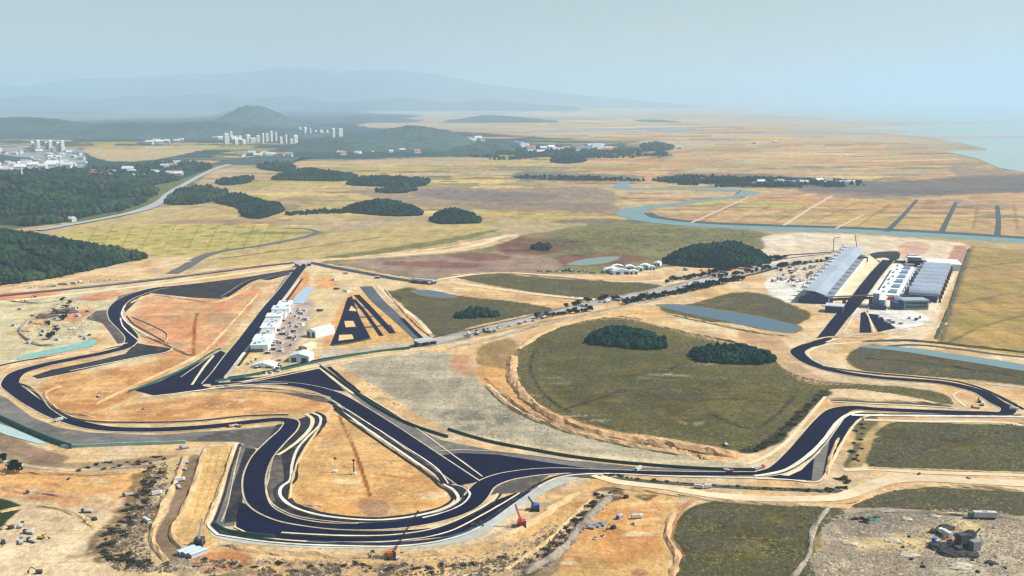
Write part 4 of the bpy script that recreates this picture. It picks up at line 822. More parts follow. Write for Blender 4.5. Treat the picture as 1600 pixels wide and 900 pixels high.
wood("wood", [(540,288),(560,281),(600,279),(640,282),(672,285),(666,290),(620,292),(570,291)], 9, 50, 10, 7, lf, "right half of the long island wood amid far fields", sub=1)
wood("wood", [(590,300),(630,295),(650,298),(620,303)], 4, 50, 16, 9, lf_l, "sparse far copse below the long island wood", sub=1, openness=.3)
wood("wood", [(537,330),(560,324),(600,321),(640,325),(662,335),(640,338),(580,336)], 20, 40, 7, 5, lf, "lens shaped island wood in the golden fields", sub=2)
wood("wood", [(672,344),(682,336),(715,334),(740,338),(751,347),(720,350),(680,349)], 16, 30, 6, 4.6, lf, "small rounded island wood right of the lens shaped one", sub=2)
wood("wood", [(1034,410),(1050,401),(1090,394),(1140,391),(1180,396),(1204,410),(1195,416),(1130,419),(1070,417)], 22, 32, 5, 3.8, lf, "large dome of dark trees beyond the trunk road", sub=2)
wood("wood", [(916,536),(924,525),(955,518),(990,519),(1020,526),(1042,541),(1036,546),(985,545),(940,541)], 4, 12, 4.2, 3.6, lf, "left of the two dark copses on the round grass plot", sub=2)
wood("wood", [(1078,560),(1088,549),(1120,545),(1160,545),(1190,551),(1211,563),(1200,568),(1140,569),(1100,566)], 3, 12, 4.2, 3.4, lf, "right of the two dark copses on the round grass plot", sub=2)
wood("wood", [(714,497),(722,490),(745,486),(770,488),(780,494),(760,497),(735,498)], 2, 10, 5.5, 3.8, lf, "small ragged copse on the triangular grass plot", sub=2, openness=.2)
wood("wood", [(830,390),(842,385),(862,387),(858,391),(840,392)], 2, 10, 6, 4, lf, "tiny copse on the reddish marsh", sub=2)
wood("wood", [(446,334),(500,331),(540,331),(540,334),(500,334),(450,337)], 2, 10, 9, 5, lf, "thin hedgerow joining two island woods", sub=1, sm=False)
wood("wood", [(860,252),(875,246),(905,246),(918,251),(900,255),(870,255)], 9, 60, 15, 9, lf, "small dark island wood below the riverside village", sub=1)
wood("wood", [(730,246),(780,238),(850,232),(930,230),(1000,236),(1045,242),(1020,246),(930,247),(850,246),(780,250)], 6, 140, 20, 9, lf_l, "loose woods around the far village in mid plain", sub=1, openness=.5)
wood("wood", [(1003,229),(1030,226),(1052,232),(1030,236),(1008,235)], 10, 60, 16, 10, lf_l, "far dark copse right of the mid plain village", sub=1)
wood("wood", [(1060,288),(1100,281),(1170,279),(1250,281),(1330,284),(1352,288),(1320,292),(1240,293),(1150,292),(1090,292)], 3, 50, 12, 6, lf, "long dark belt of trees around the far village at the right", sub=1, openness=.42)
wood("wood", [(1020,282),(1060,277),(1110,276),(1150,281),(1100,285),(1050,286)], 2, 50, 13, 6, lf_l, "thin dark tree belt left of the right-hand far village", sub=1, openness=.35)
wood("wood", [(800,277),(880,276),(960,279),(1010,283),(930,283),(850,281)], 2, 40, 13, 5, lf_l, "hedge line along the far channel in mid plain", sub=1, openness=.4)
wood("wood", [(180,280),(225,276),(262,278),(250,288),(200,290)], 10, 60, 14, 10, lf_l, "small wood around the roadside hamlet", sub=1, openness=.3)
wood("wood", [(340,285),(395,279),(392,284),(345,289)], 5, 40, 13, 8, lf, "low strip wood right of the highway bend", sub=1)
# ================================================================ SINGLE TREES AND BUSHES
def leafball(n_, r, flat=.8, seed=0, leaf=.34):
    rr = np.random.RandomState(seed); V_, F_ = [], []
    lobes = [(rr.randn(3) * .42 * r * np.array([1, 1, flat * .7]), r * (.45 + .3 * rr.rand())) for _ in range(7)]
    for i in range(n_):
        c, lr = lobes[rr.randint(7)]; d = rr.randn(3); d /= np.linalg.norm(d); p = c + d * lr * (.55 + .5 * rr.rand()); p[2] *= flat
        u = rr.randn(3); u /= np.linalg.norm(u); w_ = np.cross(u, rr.randn(3)); w_ /= np.linalg.norm(w_) + 1e-6
        s_ = leaf * r * (.5 + .7 * rr.rand()); k = len(V_)
        V_ += [p - u * s_, p - w_ * s_ * .7, p + u * s_, p + w_ * s_ * .7]; F_.append((k, k + 1, k + 2, k + 3))
    return V_, F_
def make_tree(r, h, seed, m):
    root = bpy.data.objects.new("roadside_tree", None); COL.objects.link(root)
    n_ = 7; V_ = []; F_ = []
    for j, (zz, rd) in enumerate(((0, .35), (h * .4, .24), (h * .75, .1))):
        for k in range(n_): V_.append((math.cos(k * 6.283 / n_) * rd, math.sin(k * 6.283 / n_) * rd, zz))
    for j in range(2):
        for k in range(n_): F_.append((j * n_ + k, j * n_ + (k + 1) % n_, (j + 1) * n_ + (k + 1) % n_, (j + 1) * n_ + k))
    mesh("trunk", V_, F_, trk, root)
    v, f = leafball(230, r, .95, seed, .30); v = [p + np.array([0, 0, h * .62]) for p in v]
    mesh("crown", v, f, m, root)
    return root
def copy_tree(o, parent=None):
    c = o.copy(); COL.objects.link(c); c.parent = parent
    for ch in list(o.children): copy_tree(ch, c)
    return c
protos = [make_tree(4.2, 8, 1, lf), make_tree(3.6, 7, 2, lf), make_tree(4.8, 9, 3, lf)]
used = set()
def put_tree(px, py, label, group, s=1.0):
    k = rnd.randrange(3); o = protos[k] if k not in used else copy_tree(protos[k]); used.add(k)
    p = P(px, py); o.location = p; o.rotation_euler = (0, 0, rnd.uniform(0, 6.28)); q = s * rnd.uniform(.75, 1.25); o.scale = (q, q, q * rnd.uniform(.85, 1.15))
    tag(o, ("tall " if q > s * 1.08 else "low " if q < s * .92 else "") + label + ", " + WHERE[0], "tree", group)
WHERE = [""]
def along(path, n, jx=1.5, jy=.8):
    dx_, dy_ = path[-1][0] - path[0][0], path[-1][1] - path[0][1]
    if abs(dx_) > abs(dy_): nm = ["at the left end", "left of the middle", "near the middle", "right of the middle", "at the right end"]; nm = nm if dx_ > 0 else nm[::-1]
    else: nm = ["at the far end", "beyond the middle", "near the middle", "before the middle", "at the near end"]; nm = nm if dy_ > 0 else nm[::-1]
    wp = smooth(path, False, 12); L_ = np.concatenate([[0], np.cumsum(np.linalg.norm(np.diff(wp, axis=0), axis=1))])
    for i in range(n):
        WHERE[0] = nm[min(4, int(5 * i / n))]
        t = (i + rnd.uniform(-.35, .35) + .5) / n * L_[-1]
        yield np.interp(t, L_, wp[:, 0]) + rnd.uniform(-jx, jx), np.interp(t, L_, wp[:, 1]) + rnd.uniform(-jy, jy)
for x_, y_ in along([(976,476),(1000,471),(1040,463),(1080,455),(1120,446),(1160,437)], 38): put_tree(x_, y_, "dark tree lining the trunk road's near side", "trees on the near side of the trunk road")
for x_, y_ in along([(880,482),(900,478),(930,470),(975,470)], 9): put_tree(x_, y_, "dark tree where the trunk road bends", "trees at the trunk road bend", .9)
for x_, y_ in along([(1040,443),(1060,438),(1090,434),(1130,424),(1180,414),(1230,403)], 30): put_tree(x_, y_, "dark tree between trunk road and dome wood", "trees on the far side of the trunk road")
for x_, y_ in along([(1110,436),(1160,428),(1210,420),(1260,412),(1310,406)], 26): put_tree(x_, y_, "dark tree on the trunk road's median", "trees on the median of the trunk road", .85)
for x_, y_ in along([(835,498),(880,492),(925,486)], 14, 1, .5): put_tree(x_, y_, "dark tree above the round grass plot", "trees above the round grass plot", .75)
WHERE[0] = "standing by itself"
for x_, y_ in ((84,524),(88,518),(76,508),(100,500),(106,490),(104,482),(110,474),(96,470),(78,530)): put_tree(x_, y_, "dark tree among spoil heaps on the left-hand site", "trees on the left-hand site", .8)
WHERE[0] = "standing by itself"
for x_, y_ in ((26,738),(30,730),(22,734),(5,722)): put_tree(x_, y_, "dark tree beside the pale lane at the left edge", "trees by the lane at the left edge", .9)
bm1 = leafmat("scrub_foliage", (.02,.018,.014), (.055,.048,.028), (.13,.105,.055))
bprot = []
for k in range(3):
    v, f = leafball(150, 3.0, .6, 20 + k, .3); v = [p + np.array([0, 0, .9]) for p in v]
    bprot.append([mesh("bush", v, f, bm1), False])
def put_bush(px, py, label, group, s=1.0):
    b_ = rnd.choice(bprot)
    if b_[1]: o = b_[0].copy(); COL.objects.link(o)
    else: o = b_[0]; b_[1] = True
    o.location = P(px, py); q = s * rnd.uniform(.45, 1.2); o.scale = (q * rnd.uniform(.8, 1.6), q, q * rnd.uniform(.5, .9)); o.rotation_euler = (0, 0, rnd.uniform(0, 6.28)); tag(o, ("large " if q > s * 1.15 else "small " if q < s * .85 else "") + label + ", " + WHERE[0], "bush", group)
for x_, y_ in along([(246,725),(236,745),(228,765),(215,790),(195,820),(178,845),(165,865),(200,872),(235,882)], 78, 11, 8): put_bush(x_, y_, "olive bush in the scrub belt", "scrub belt left of the lower loop", 1.0)
for x_, y_ in along([(120,735),(170,728),(220,722),(262,715)], 16, 4, 5): put_bush(x_, y_, "dusty bush beside the pale left lane", "bushes along the pale lane", .8)
for x_, y_ in along([(960,768),(935,782),(905,812),(880,840),(860,858),(830,880)], 42, 9, 6): put_bush(x_, y_, "dark bush right of the cream lane", "bushes right of the cream lane", .9)
for x_, y_ in along([(930,742),(1000,749),(1080,757),(1180,763),(1300,768)], 34, 3, 1.5): put_bush(x_, y_, "dark bush in the long lower ditch", "bushes in the long ditch", .8)
for x_, y_ in along([(1308,745),(1325,752),(1322,760),(1290,764)], 16, 5, 3): put_bush(x_, y_, "dark bush at the foot of the right chicane", "bushes at the right chicane", .9)
for x_, y_ in along([(1345,655),(1340,690),(1330,725)], 16, 9, 5): put_bush(x_, y_, "green bush left of the right plot", "bushes left of the right grass plot", .8)
for x_, y_ in along([(1180,704),(1215,685),(1245,655),(1280,620)], 26, 4, 3): put_bush(x_, y_, "dark bush in the round plot's hedge", "hedge along the round plot", 1.0)
for x_, y_ in along([(50,498),(70,490),(95,480),(105,468)], 14, 7, 4): put_bush(x_, y_, "brown bush on the left spoil heap", "bushes on the left spoil heap", .9)
for x_, y_ in along([(1335,816),(1350,812),(1368,812)], 6, 2, 3): put_bush(x_, y_, "green bush at the top of the grey rubble yard", "bushes in the rubble yard", .9)
for x_, y_ in along([(260,875),(400,885),(560,888),(700,886),(830,865)], 36, 8, 8): put_bush(x_, y_, "dry bush along the bottom edge", "bushes along the bottom edge", .75)

# ================================================================ EARTH BANKS, SPOIL AND ROUGH GRASS
def berm(path, w_, h_, m, label, name="earth_bank"):
    wp = PA(smooth(path, False, 14)); d = np.gradient(wp, axis=0); d /= np.linalg.norm(d, axis=1)[:, None] + 1e-9; nr = np.stack([-d[:, 1], d[:, 0]], 1)
    cs = [(-.5, -.4), (-.32, .45), (-.1, 1), (.12, .92), (.34, .4), (.5, -.4)]; n_ = len(wp); V_ = []; F_ = []
    tp = np.clip(np.minimum(np.arange(n_), np.arange(n_)[::-1]) / 5.0, 0, 1)
    for k, (o_, z_) in enumerate(cs):
        ww = w_ * (1 + .5 * (vn(wp[:, 0], wp[:, 1], 13, k) - .5)); p = wp + nr * (o_ * ww + w_ * .3 * (vn(wp[:, 0], wp[:, 1], 9, 20 + k) - .5))[:, None]
        hh = h_ * z_ * (1 + (.9 * (vn(wp[:, 0], wp[:, 1], 8, 40 + k) - .5) if z_ > 0 else 0)) * (tp if z_ > 0 else np.ones(n_))
        V_ += [(p[i, 0], p[i, 1], hh[i]) for i in range(n_)]
    for k in range(len(cs) - 1):
        for i in range(n_ - 1): F_.append((k * n_ + i, k * n_ + i + 1, (k + 1) * n_ + i + 1, (k + 1) * n_ + i))
    return structure(mesh(name, V_, [f[::-1] for f in F_], m), label, "earth bank")
e_tan = mat("bank_tan", (.46,.31,.15), .95, .3, 4, .6, big=.2); e_och = mat("bank_ochre", (.44,.26,.12), .95, .3, 4, .6, big=.25); e_grn = mat("bank_green", (.055,.06,.028), .95, .45, 4, .8, big=.3); e_gry = mat("bank_grey", (.24,.20,.15), .95, .35, 4, .6, big=.25)
for path, w_, h_, m_, lb in (
 ([(803,556),(800,590),(830,630),(880,660),(960,683),(1060,700),(1150,713)], 15, 4, e_och, "ochre bank round the lower edge of the round grass plot"),
 ([(760,600),(800,638),(880,672),(980,696),(1080,712)], 9, 2.6, e_tan, "tan bank between pale apron and ochre bank"),
 ([(782,612),(830,648),(900,676),(980,692)], 8, 2.4, e_och, "short ochre ridge between the two long banks"),
 ([(810,545),(850,520),(900,503),(960,495),(1010,500)], 10, 2.2, e_tan, "tan bank above the round grass plot"),
 ([(1020,508),(1100,526),(1170,541),(1212,560)], 9, 2, e_tan, "tan bank from pond corner to the pit exit"),
 ([(340,852),(430,864),(560,870),(680,866),(780,844),(850,804),(905,768)], 9, 2.6, e_tan, "tan bank around the outside of the lower loop"),
 ([(318,702),(306,750),(286,800),(268,836),(292,862)], 6, 2.2, e_tan, "tan bank along the brown ditch"),
 ([(288,712),(276,750),(250,800),(238,848),(262,878)], 6, 2.2, e_tan, "tan bank on the left of the brown ditch"),
 ([(366,696),(346,760),(322,820)], 5, 2, e_tan, "tan bank beside the white lane left of the loop"),
 ([(690,527),(760,512),(860,488),(930,470),(1000,457),(1090,437)], 5, 1.6, e_gry, "grey bank along the far side of the trunk road"),
 ([(700,545),(780,527),(840,510),(900,496),(960,482),(1040,466)], 8, 2.2, e_gry, "grey bank along the near side of the trunk road"),
 ([(1040,490),(1100,503),(1180,520),(1240,527)], 8, 1.8, e_tan, "tan bank below the slate blue pond"),
 ([(0,578),(80,560),(150,548),(200,536)], 6, 2, e_tan, "tan bank above the left hairpin straight"),
 ([(1296,624),(1360,627),(1430,630),(1492,636)], 6, 2.2, e_tan, "tan bank above the chicane link"),
 ([(1345,534),(1420,533),(1500,540),(1600,551),(1700,562)], 8, 2, e_grn, "overgrown bank above the canal"),
 ([(1345,560),(1430,566),(1520,578),(1600,590)], 7, 1.6, e_grn, "overgrown bank below the canal"),
 ([(950,760),(1040,772),(1120,782),(1240,790),(1330,788),(1380,768),(1470,760),(1600,768)], 6, 1.8, e_tan, "tan bank on the near side of the long haul road"),
 ([(1350,732),(1440,734),(1600,740),(1700,744)], 4, 1.2, e_tan, "tan bank under the right grass plot"),
 ([(820,896),(870,866),(915,815),(955,776)], 8, 3, e_gry, "dark earth bank right of the cream lane"),
 ([(790,890),(850,850),(890,812),(925,778)], 5, 1.6, e_tan, "tan bank left of the cream lane"),
 ([(0,737),(80,742),(160,742),(232,735)], 5, 1.8, e_och, "ochre bank above the left sand flat"),
 ([(0,762),(60,772),(130,776),(190,770)], 7, 1.5, e_och, "low ochre ridge across the left sand flat"),
 ([(0,800),(50,792),(110,800),(150,826)], 7, 1.4, e_tan, "low tan ridge low on the left sand flat"),
 ([(1296,792),(1270,830),(1262,870),(1240,900)], 5, 1.6, e_gry, "grey bank between grass plot and rubble yard"),
 ([(1310,806),(1400,800),(1500,806),(1600,812)], 5, 1.8, e_gry, "grey bank along the top of the rubble yard"),
 ([(1052,800),(1042,840),(1058,870),(1050,900)], 6, 1.8, e_och, "ochre bank left of the lower grass plot"),
 ([(96,604),(70,616),(90,640),(150,652)], 5, 1.6, e_tan, "tan bank just inside the left hairpin"),
 ([(150,632),(200,607),(262,579),(312,554),(348,520),(384,480),(404,458)], 5, 1.8, e_tan, "tan bank running up left of the long straight"),
 ([(204,474),(232,462),(290,468),(340,472),(392,448)], 5, 1.6, e_tan, "tan bank under the far left corner"),
 ([(222,524),(262,540),(300,556),(340,548)], 5, 1.8, e_och, "ochre bank below the orange infield"),
 ([(240,622),(330,612),(440,612),(520,622)], 5, 1.6, e_tan, "tan bank below the paddock link"),
 ([(500,668),(470,712),(456,752),(452,782)], 3.5, 1.2, e_tan, "low tan bank inside the loop's left side"),
 ([(540,652),(620,706),(690,752)], 3.5, 1.2, e_tan, "low tan bank inside the loop's right side"),
 ([(600,452),(626,482),(655,512),(678,530)], 5, 1.5, e_och, "ochre bank left of the triangular grass plot"),
 ([(700,430),(780,427),(860,433),(960,441)], 6, 1.6, e_och, "ochre bank above the lens shaped grass plot"),
 ([(10,470),(60,474),(120,466),(180,456)], 6, 1.6, e_gry, "grey ridge below the perimeter road"),
 ([(60,492),(30,516),(60,540),(110,536)], 6, 2.4, e_gry, "curved grey ridge round the left spoil heaps"),
 ([(1262,535),(1290,528),(1350,528),(1420,520),(1450,512)], 6, 1.8, e_tan, "tan bank below the pit exit paving"),
 ([(1515,388),(1500,430),(1484,480),(1462,530)], 7, 2, e_grn, "dark overgrown bank along the right-hand fields"),
 ([(1310,684),(1296,720),(1292,745)], 4, 1.6, e_tan, "short tan bank right of the chicane"),
 ([(500,408),(600,398),(700,386),(770,372)], 7, 2, e_tan, "tan bank beside the pale haul road"),
 ([(0,452),(110,436),(240,418),(300,408)], 7, 1.8, e_tan, "tan bank under the left edge wood")):
    berm(path, w_, h_, m_, lb)
def tufts(label, px, n_, size, hgt, m, name="rough_grass", clump=25, thr=.5, seed=0, cat="grass"):
    r = np.random.RandomState(seed); pl = PA(smooth(px, True, 4)); x0, y0 = pl.min(0); x1, y1 = pl.max(0)
    x = r.uniform(x0, x1, n_ * 3); y = r.uniform(y0, y1, n_ * 3); k = sdf(x, y, pl) > 1.5
    if thr: k &= fbm(x, y, clump, 50 + seed) + r.rand(len(x)) * .16 > thr
    x, y = x[k][:n_], y[k][:n_]; n1 = len(x); sc = size * (.4 + r.rand(n1) * 1.1); ang = r.rand(n1) * 6.28
    V_ = np.zeros((n1, 6, 3)); 
    for j in range(5):
        a_ = ang + j * 1.2566 + (r.rand(n1) - .5) * .6; rr = sc * (.6 + .6 * r.rand(n1)); V_[:, j, 0] = x + np.cos(a_) * rr * 1.3; V_[:, j, 1] = y + np.sin(a_) * rr; V_[:, j, 2] = -.1
    V_[:, 5, 0] = x; V_[:, 5, 1] = y; V_[:, 5, 2] = hgt * (.4 + r.rand(n1))
    base = (np.arange(n1) * 6)[:, None, None]; f = np.array([[j, (j + 1) % 5, 5] for j in range(5)])[None] + base
    o = bigmesh(name, V_.reshape(-1, 3), f.reshape(-1, 3), m, 3); return tag(o, label, cat, kind='stuff')
g1 = mat("tuft_olive", (.052,.050,.020), .95, .5, 5); g2 = mat("tuft_brown", (.085,.060,.034), .95, .4, 5); g3 = mat("tuft_yellow", (.13,.115,.045), .95, .4, 5); gs = mat("stone_grit", (.22,.18,.13), .95, .5, 3); gp = mat("grit_pale", (.44,.36,.25), .95, .3, 3)
i_ = 0
for px_, nm in ((D, "the round grass plot"), ([(1385,664),(1500,664),(1700,670),(1800,745),(1600,736),(1480,734),(1356,722),(1362,692)], "the right grass plot"), ([(1064,812),(1080,796),(1115,787),(1190,788),(1290,792),(1325,803),(1285,825),(1258,850),(1276,890),(1255,960),(1060,960),(1054,890),(1070,860),(1052,838)], "the lower grass plot"),
        ([(1330,792),(1382,768),(1480,764),(1600,770),(1750,778),(1750,808),(1600,804),(1500,800),(1420,794)], "the strip above the rubble yard"), ([(625,462),(660,468),(720,470),(800,473),(855,483),(800,495),(740,508),(684,522),(650,498)], "the triangular grass plot"), ([(712,433),(860,436),(1030,448),(940,468),(800,450)], "the lens shaped grass plot"), ([(1100,477),(1140,462),(1190,461),(1258,492),(1244,503),(1170,485)], "the grass plot beside the pond"),
        ([(1322,562),(1345,545),(1440,566),(1530,580),(1620,594),(1600,600),(1520,592),(1430,586)], "the strip between canal and track"), ([(860,372),(960,356),(1060,357),(1190,368),(1180,386),(1060,392),(960,396),(880,396)], "the old marsh")):
    far_ = nm == "the old marsh"; n_ = 8000 if i_ == 0 else (1800 if far_ else 3200)
    tufts("dark olive tussocks over " + nm, px_, n_, 1.5 if not far_ else 3, .8, g1, seed=i_, thr=.50); tufts("brown dead tussocks over " + nm, px_, n_ // 2, 1.4 if not far_ else 3, .6, g2, seed=i_ + 30, thr=.52, clump=40); tufts("yellowish tufts over " + nm, px_, n_ // 2, 1.0 if not far_ else 3, .5, g3, seed=i_ + 60, thr=.55, clump=30); i_ += 1
for px_, nm, n_ in (([(1300,806),(1400,798),(1600,812),(1600,895),(1262,895),(1290,830)], "the rubble yard", 3500), ([(165,885),(250,730),(270,725),(262,800),(240,860),(330,890)], "the scrub belt", 1600), ([(260,875),(500,872),(760,862),(890,800),(960,772),(900,850),(850,895),(300,896)], "the rough ground along the bottom", 2800), ([(30,530),(60,490),(120,465),(150,500),(110,530)], "the left spoil heaps", 900), ([(760,600),(860,652),(1050,695),(1150,712),(1080,716),(900,684),(780,640)], "the ochre banks", 1400), ([(560,580),(680,556),(750,600),(880,680),(1050,716),(760,690),(620,640)], "the pale apron", 1400), ([(1200,420),(1290,405),(1280,440),(1240,450)], "the sand behind the grandstand", 700)):
    tufts("dark stones and clods strewn over " + nm, px_, n_, 1.0, .9, gs, "gravel", 12, .5, i_, "gravel"); tufts("pale stones and clods strewn over " + nm, px_, n_ // 5, .9, .6, gp, "gravel", 12, .5, i_ + 30, "gravel"); i_ += 1
tufts("dark scrub strewn through the scrub belt", [(150,880),(200,800),(228,735),(262,722),(256,790),(226,850),(300,892)], 1500, 1.2, 1.1, g2, "undergrowth", 18, .48, 90, "scrub"); tufts("dark scrub strewn along the bottom edge", [(300,880),(520,880),(760,874),(900,806),(970,765),(930,810),(840,895),(300,897)], 2600, 1.5, 1.3, g2, "undergrowth", 14, .5, 91, "scrub")
# ================================================================ BUILDINGS
def box(v, f, x0, x1, y0, y1, z0, z1, rot=0.0, c=(0, 0)):
    k = len(v); cs, sn = math.cos(rot), math.sin(rot)
    for z in (z0, z1):
        for x, y in ((x0, y0), (x1, y0), (x1, y1), (x0, y1)):
            v.append((c[0] + x * cs - y * sn, c[1] + x * sn + y * cs, z))
    f += [(k+3,k+2,k+1,k), (k+4,k+5,k+6,k+7), (k,k+1,k+5,k+4), (k+1,k+2,k+6,k+5), (k+2,k+3,k+7,k+6), (k+3,k,k+4,k+7)]
def bx(name, dims, m, parent=None):
    v, f = [], []
    for d in dims: box(v, f, *d)
    return mesh(name, v, f, m, parent)
def tube(v, f, a, b_, r, n_=6, r2=None):
    a, b_ = Vector(a), Vector(b_); d = (b_ - a).normalized(); u = d.orthogonal().normalized(); w_ = d.cross(u); k = len(v); r2 = r if r2 is None else r2
    for p, q in ((a, r), (b_, r2)):
        for i in range(n_): t = 6.2832 * i / n_; v.append(tuple(p + u * math.cos(t) * q + w_ * math.sin(t) * q))
    for i in range(n_): f.append((k + i, k + (i + 1) % n_, k + n_ + (i + 1) % n_, k + n_ + i))
    f.append(tuple(k + i for i in reversed(range(n_)))); f.append(tuple(k + n_ + i for i in range(n_)))
def tubes(name, segs, m, parent=None):
    v, f = [], []
    for s_ in segs: tube(v, f, *s_)
    return mesh(name, v, f, m, parent)
def empty(name, loc, rz, label, cat, group=None):
    o = bpy.data.objects.new(name, None); COL.objects.link(o); o.location = loc; o.rotation_euler = (0, 0, rz); return tag(o, label, cat, group)
def frame2(A, B):
    """origin and heading so that local +Y runs from photo ground point A to B"""
    a_, b_ = P(*A), P(*B); d = b_ - a_; return a_, math.atan2(d.y, d.x) - math.pi / 2, d.length
def wave_v(name, m, parent, secs, closed=True):
    """loft of equal-length cross-sections"""
    v = [p for s_ in secs for p in s_]; n_ = len(secs[0]); f = []
    for i in range(len(secs) - 1):
        for k in range(n_): f.append((i * n_ + k, i * n_ + (k + 1) % n_, (i + 1) * n_ + (k + 1) % n_, (i + 1) * n_ + k))
    f.append(tuple(reversed(range(n_)))); f.append(tuple((len(secs) - 1) * n_ + k for k in range(n_)))
    return mesh(name, v, f, m, parent)
wpaint = mat("white_wall", (.72,.72,.70), .6, .08, 3); wroof = mat("white_roof", (.74,.76,.75), .5, .12, 6, big=.08)
groof = mat("grey_roof", (.27,.31,.36), .55, .12, 5, big=.1); seatm = mat("seat_grey", (.16,.18,.21), .8, .25, 2)
dglass = mat("dark_glass", (.02,.03,.06), .15, .2, 3, spec=.6); navy = mat("navy_wall", (.018,.035,.11), .6, .25, 4)
bgls = mat("blue_glass", (.16,.24,.30), .3, .2, 3, spec=.5); mar = mat("maroon_steel", (.10,.02,.03), .6, .2, 2)
conc = mat("concrete", (.40,.39,.36), .85, .15, 4); redp = mat("red_paint", (.55,.04,.03), .5, .1, 2); blup = mat("blue_paint", (.04,.12,.45), .5, .1, 2)
yelp = mat("yellow_paint", (.65,.38,.04), .5, .1, 2); orgp = mat("orange_paint", (.62,.16,.03), .5, .1, 2); rub = mat("black_rubber", (.012,.012,.014), .9, .1, 1)
steel = mat("dark_steel", (.05,.05,.06), .6, .2, 1); grnp = mat("green_paint", (.03,.16,.12), .6, .15, 2); lsteel = mat("pale_steel", (.45,.46,.48), .5, .1, 1)
# main grandstand
o0, rz, Ln = frame2((1296, 475), (1354, 402))
g = empty("grandstand", o0, rz, "huge grey roofed main grandstand beside the cream terrace, white masts along its back", "grandstand")
g.scale = (.70, 1, .66)
prof = [(0, 0), (0, 4), (-14, 8), (-14, 9.5), (-34, 19), (-44, 22), (-50, 22), (-50, 0)]
wave_v("terrace", seatm, g, [[(x, y, z) for x, z in prof] for y in np.linspace(0, Ln, 12)])
rp = [(-56, 29.5), (-57, 27.5), (-30, 26), (-9, 19), (-8, 20.5), (-30, 28)]
wave_v("roof", groof, g, [[(x, y, z) for x, z in rp] for y in np.linspace(-4, Ln + 4, 16)])
bx("end_wall", [(-53, -2, -3, 0, 0, 17)], navy, g); bx("end_annexe", [(-64, -50.5, -5, 24, 0, 9)], navy, g)  # navy colour carries the shade on the stand's near end
bx("front_wall", [(0.2, 1.4, 0, Ln, 0, 5)], wpaint, g)
for k in range(13):
    y = Ln * (k + .5) / 13
    tubes("mast", [((-58, y, 0), (-60, y, 40), 1.3, 6, .8), ((-60, y, 39), (-34, y, 27.5), .5), ((-60, y, 39), (-72, y, 10), .4)], wpaint, g)
    bx("roof_rib", [(-63, -50, y - 3, y + 3, 28.5, 33)], wpaint, g)
for k in range(12):
    y = Ln * (k + .5) / 12; bx("stair_aisle", [(-33, -1, y - .8, y + .8, 8, 10 + .2)], conc, g)
# pit building along the right pit straight
o1, rz1, Lp = frame2((1367, 476), (1400, 422))
p_ = empty("pit_building", o1, rz1, "long white pit building with a dark garage front facing the right pit straight", "pit building"); p_.scale = (.48, 1, .8)
bx("body", [(0, 22, 0, Lp, 0, 11)], wpaint, p_); bx("garage_front", [(-.6, 0, 4, Lp - 4, 1, 7.5)], dglass, p_)
bx("roof", [(-3, 24, -2, Lp + 2, 11, 12.2)], wroof, p_)
for k in range(9): bx("roof_unit", [(4 + (k % 2) * 7, 10 + (k % 2) * 7, Lp * (k + .4) / 9, Lp * (k + .4) / 9 + 14, 12.3, 15)], conc if k % 2 else bgls, p_)
bx("control_tower", [(-2, 16, -26, -2, 0, 26), (18, 34, -34, -2, 0, 17)], bgls, p_); bx("tower_roof", [(-4, 18, -28, -1, 26, 27.5), (17, 36, -36, -1, 17, 18.2)], wroof, p_)
bx("tower_base", [(-6, 40, -40, -34.5, 0, 8)], navy, p_)
# team building with glass vaults
o2, rz2, Lt = frame2((1384, 468), (1411, 423))
t_ = empty("team_building", o2, rz2, "white team building with five blue glass roof bays right of the pit building", "building"); t_.scale = (.58, 1, .8)
bx("body", [(0, 30, 0, Lt, 0, 9)], wpaint, t_); bx("roof", [(-1, 31, -1, Lt + 1, 9, 10)], wroof, t_)
for k in range(6):
    y = Lt * (k + .5) / 6
    wave_v("glass_bay", bgls, t_, [[(x, y + dy, z) for dy, z in ((-13, 10.2), (-9, 14), (0, 16), (9, 14), (13, 10.2))] for x in (5, 24)])
bx("white_screen", [(34, 36, -10, Lt, 0, 6)], wpaint, t_)
# second stand with stepped vaults
o3, rz3, Ls = frame2((1446, 472), (1468, 425))
s_ = empty("vaulted_stand", o3, rz3, "big blue grey roof of eight arched bays right of the team building", "grandstand"); s_.scale = (.82, 1, .8)
for k in range(8):
    y = Ls * (k + .5) / 8; hw_ = Ls / 16
    arc = [(math.cos(a_) * hw_ * .98, math.sin(a_) * 12 + 12) for a_ in np.linspace(0, math.pi, 9)]
    wave_v("roof_bay", groof, s_, [[(x, y + dy, z) for dy, z in arc] for x in (-30, 22)])
    wave_v("arch_gable", dglass, s_, [[(x, y + dy * .9, z * .97) for dy, z in arc] for x in (-33, -30.3)])
bx("body", [(-27, 19, 2, Ls - 2, 0, 12.9)], navy, s_)
for k in range(9): bx("side_fin", [(22.3, 26, Ls * k / 8.2, Ls * k / 8.2 + 3, 0, 15)], mar, s_)
o4 = empty("paddock_office", P(1427, 484), .03, "low blue glass block with a dark left end below the arched stand", "building")
bx("body", [(-14, 22, 0, 24, 0, 13)], bgls, o4); bx("dark_wing", [(-26, -14.2, 0, 22, 0, 10)], navy, o4); bx("roof", [(-15, 23, -1, 25, 13, 14)], groof, o4); bx("window_band", [(-12, 20, -.4, 0, 3, 6), (-12, 20, -.4, 0, 8, 11)], dglass, o4)
o5 = empty("warehouse", P(1475, 421), -.25, "large flat white roofed hall behind the arched stand", "hall")
bx("wall", [(-26, 26, -10, 50, 0, 10)], wpaint, o5); bx("roof", [(-28, 28, -12, 52, 10, 11.5)], wroof, o5)
o6 = empty("blue_hall", P(1428, 415), -.35, "blue roofed hall with a white end behind the team building", "hall")
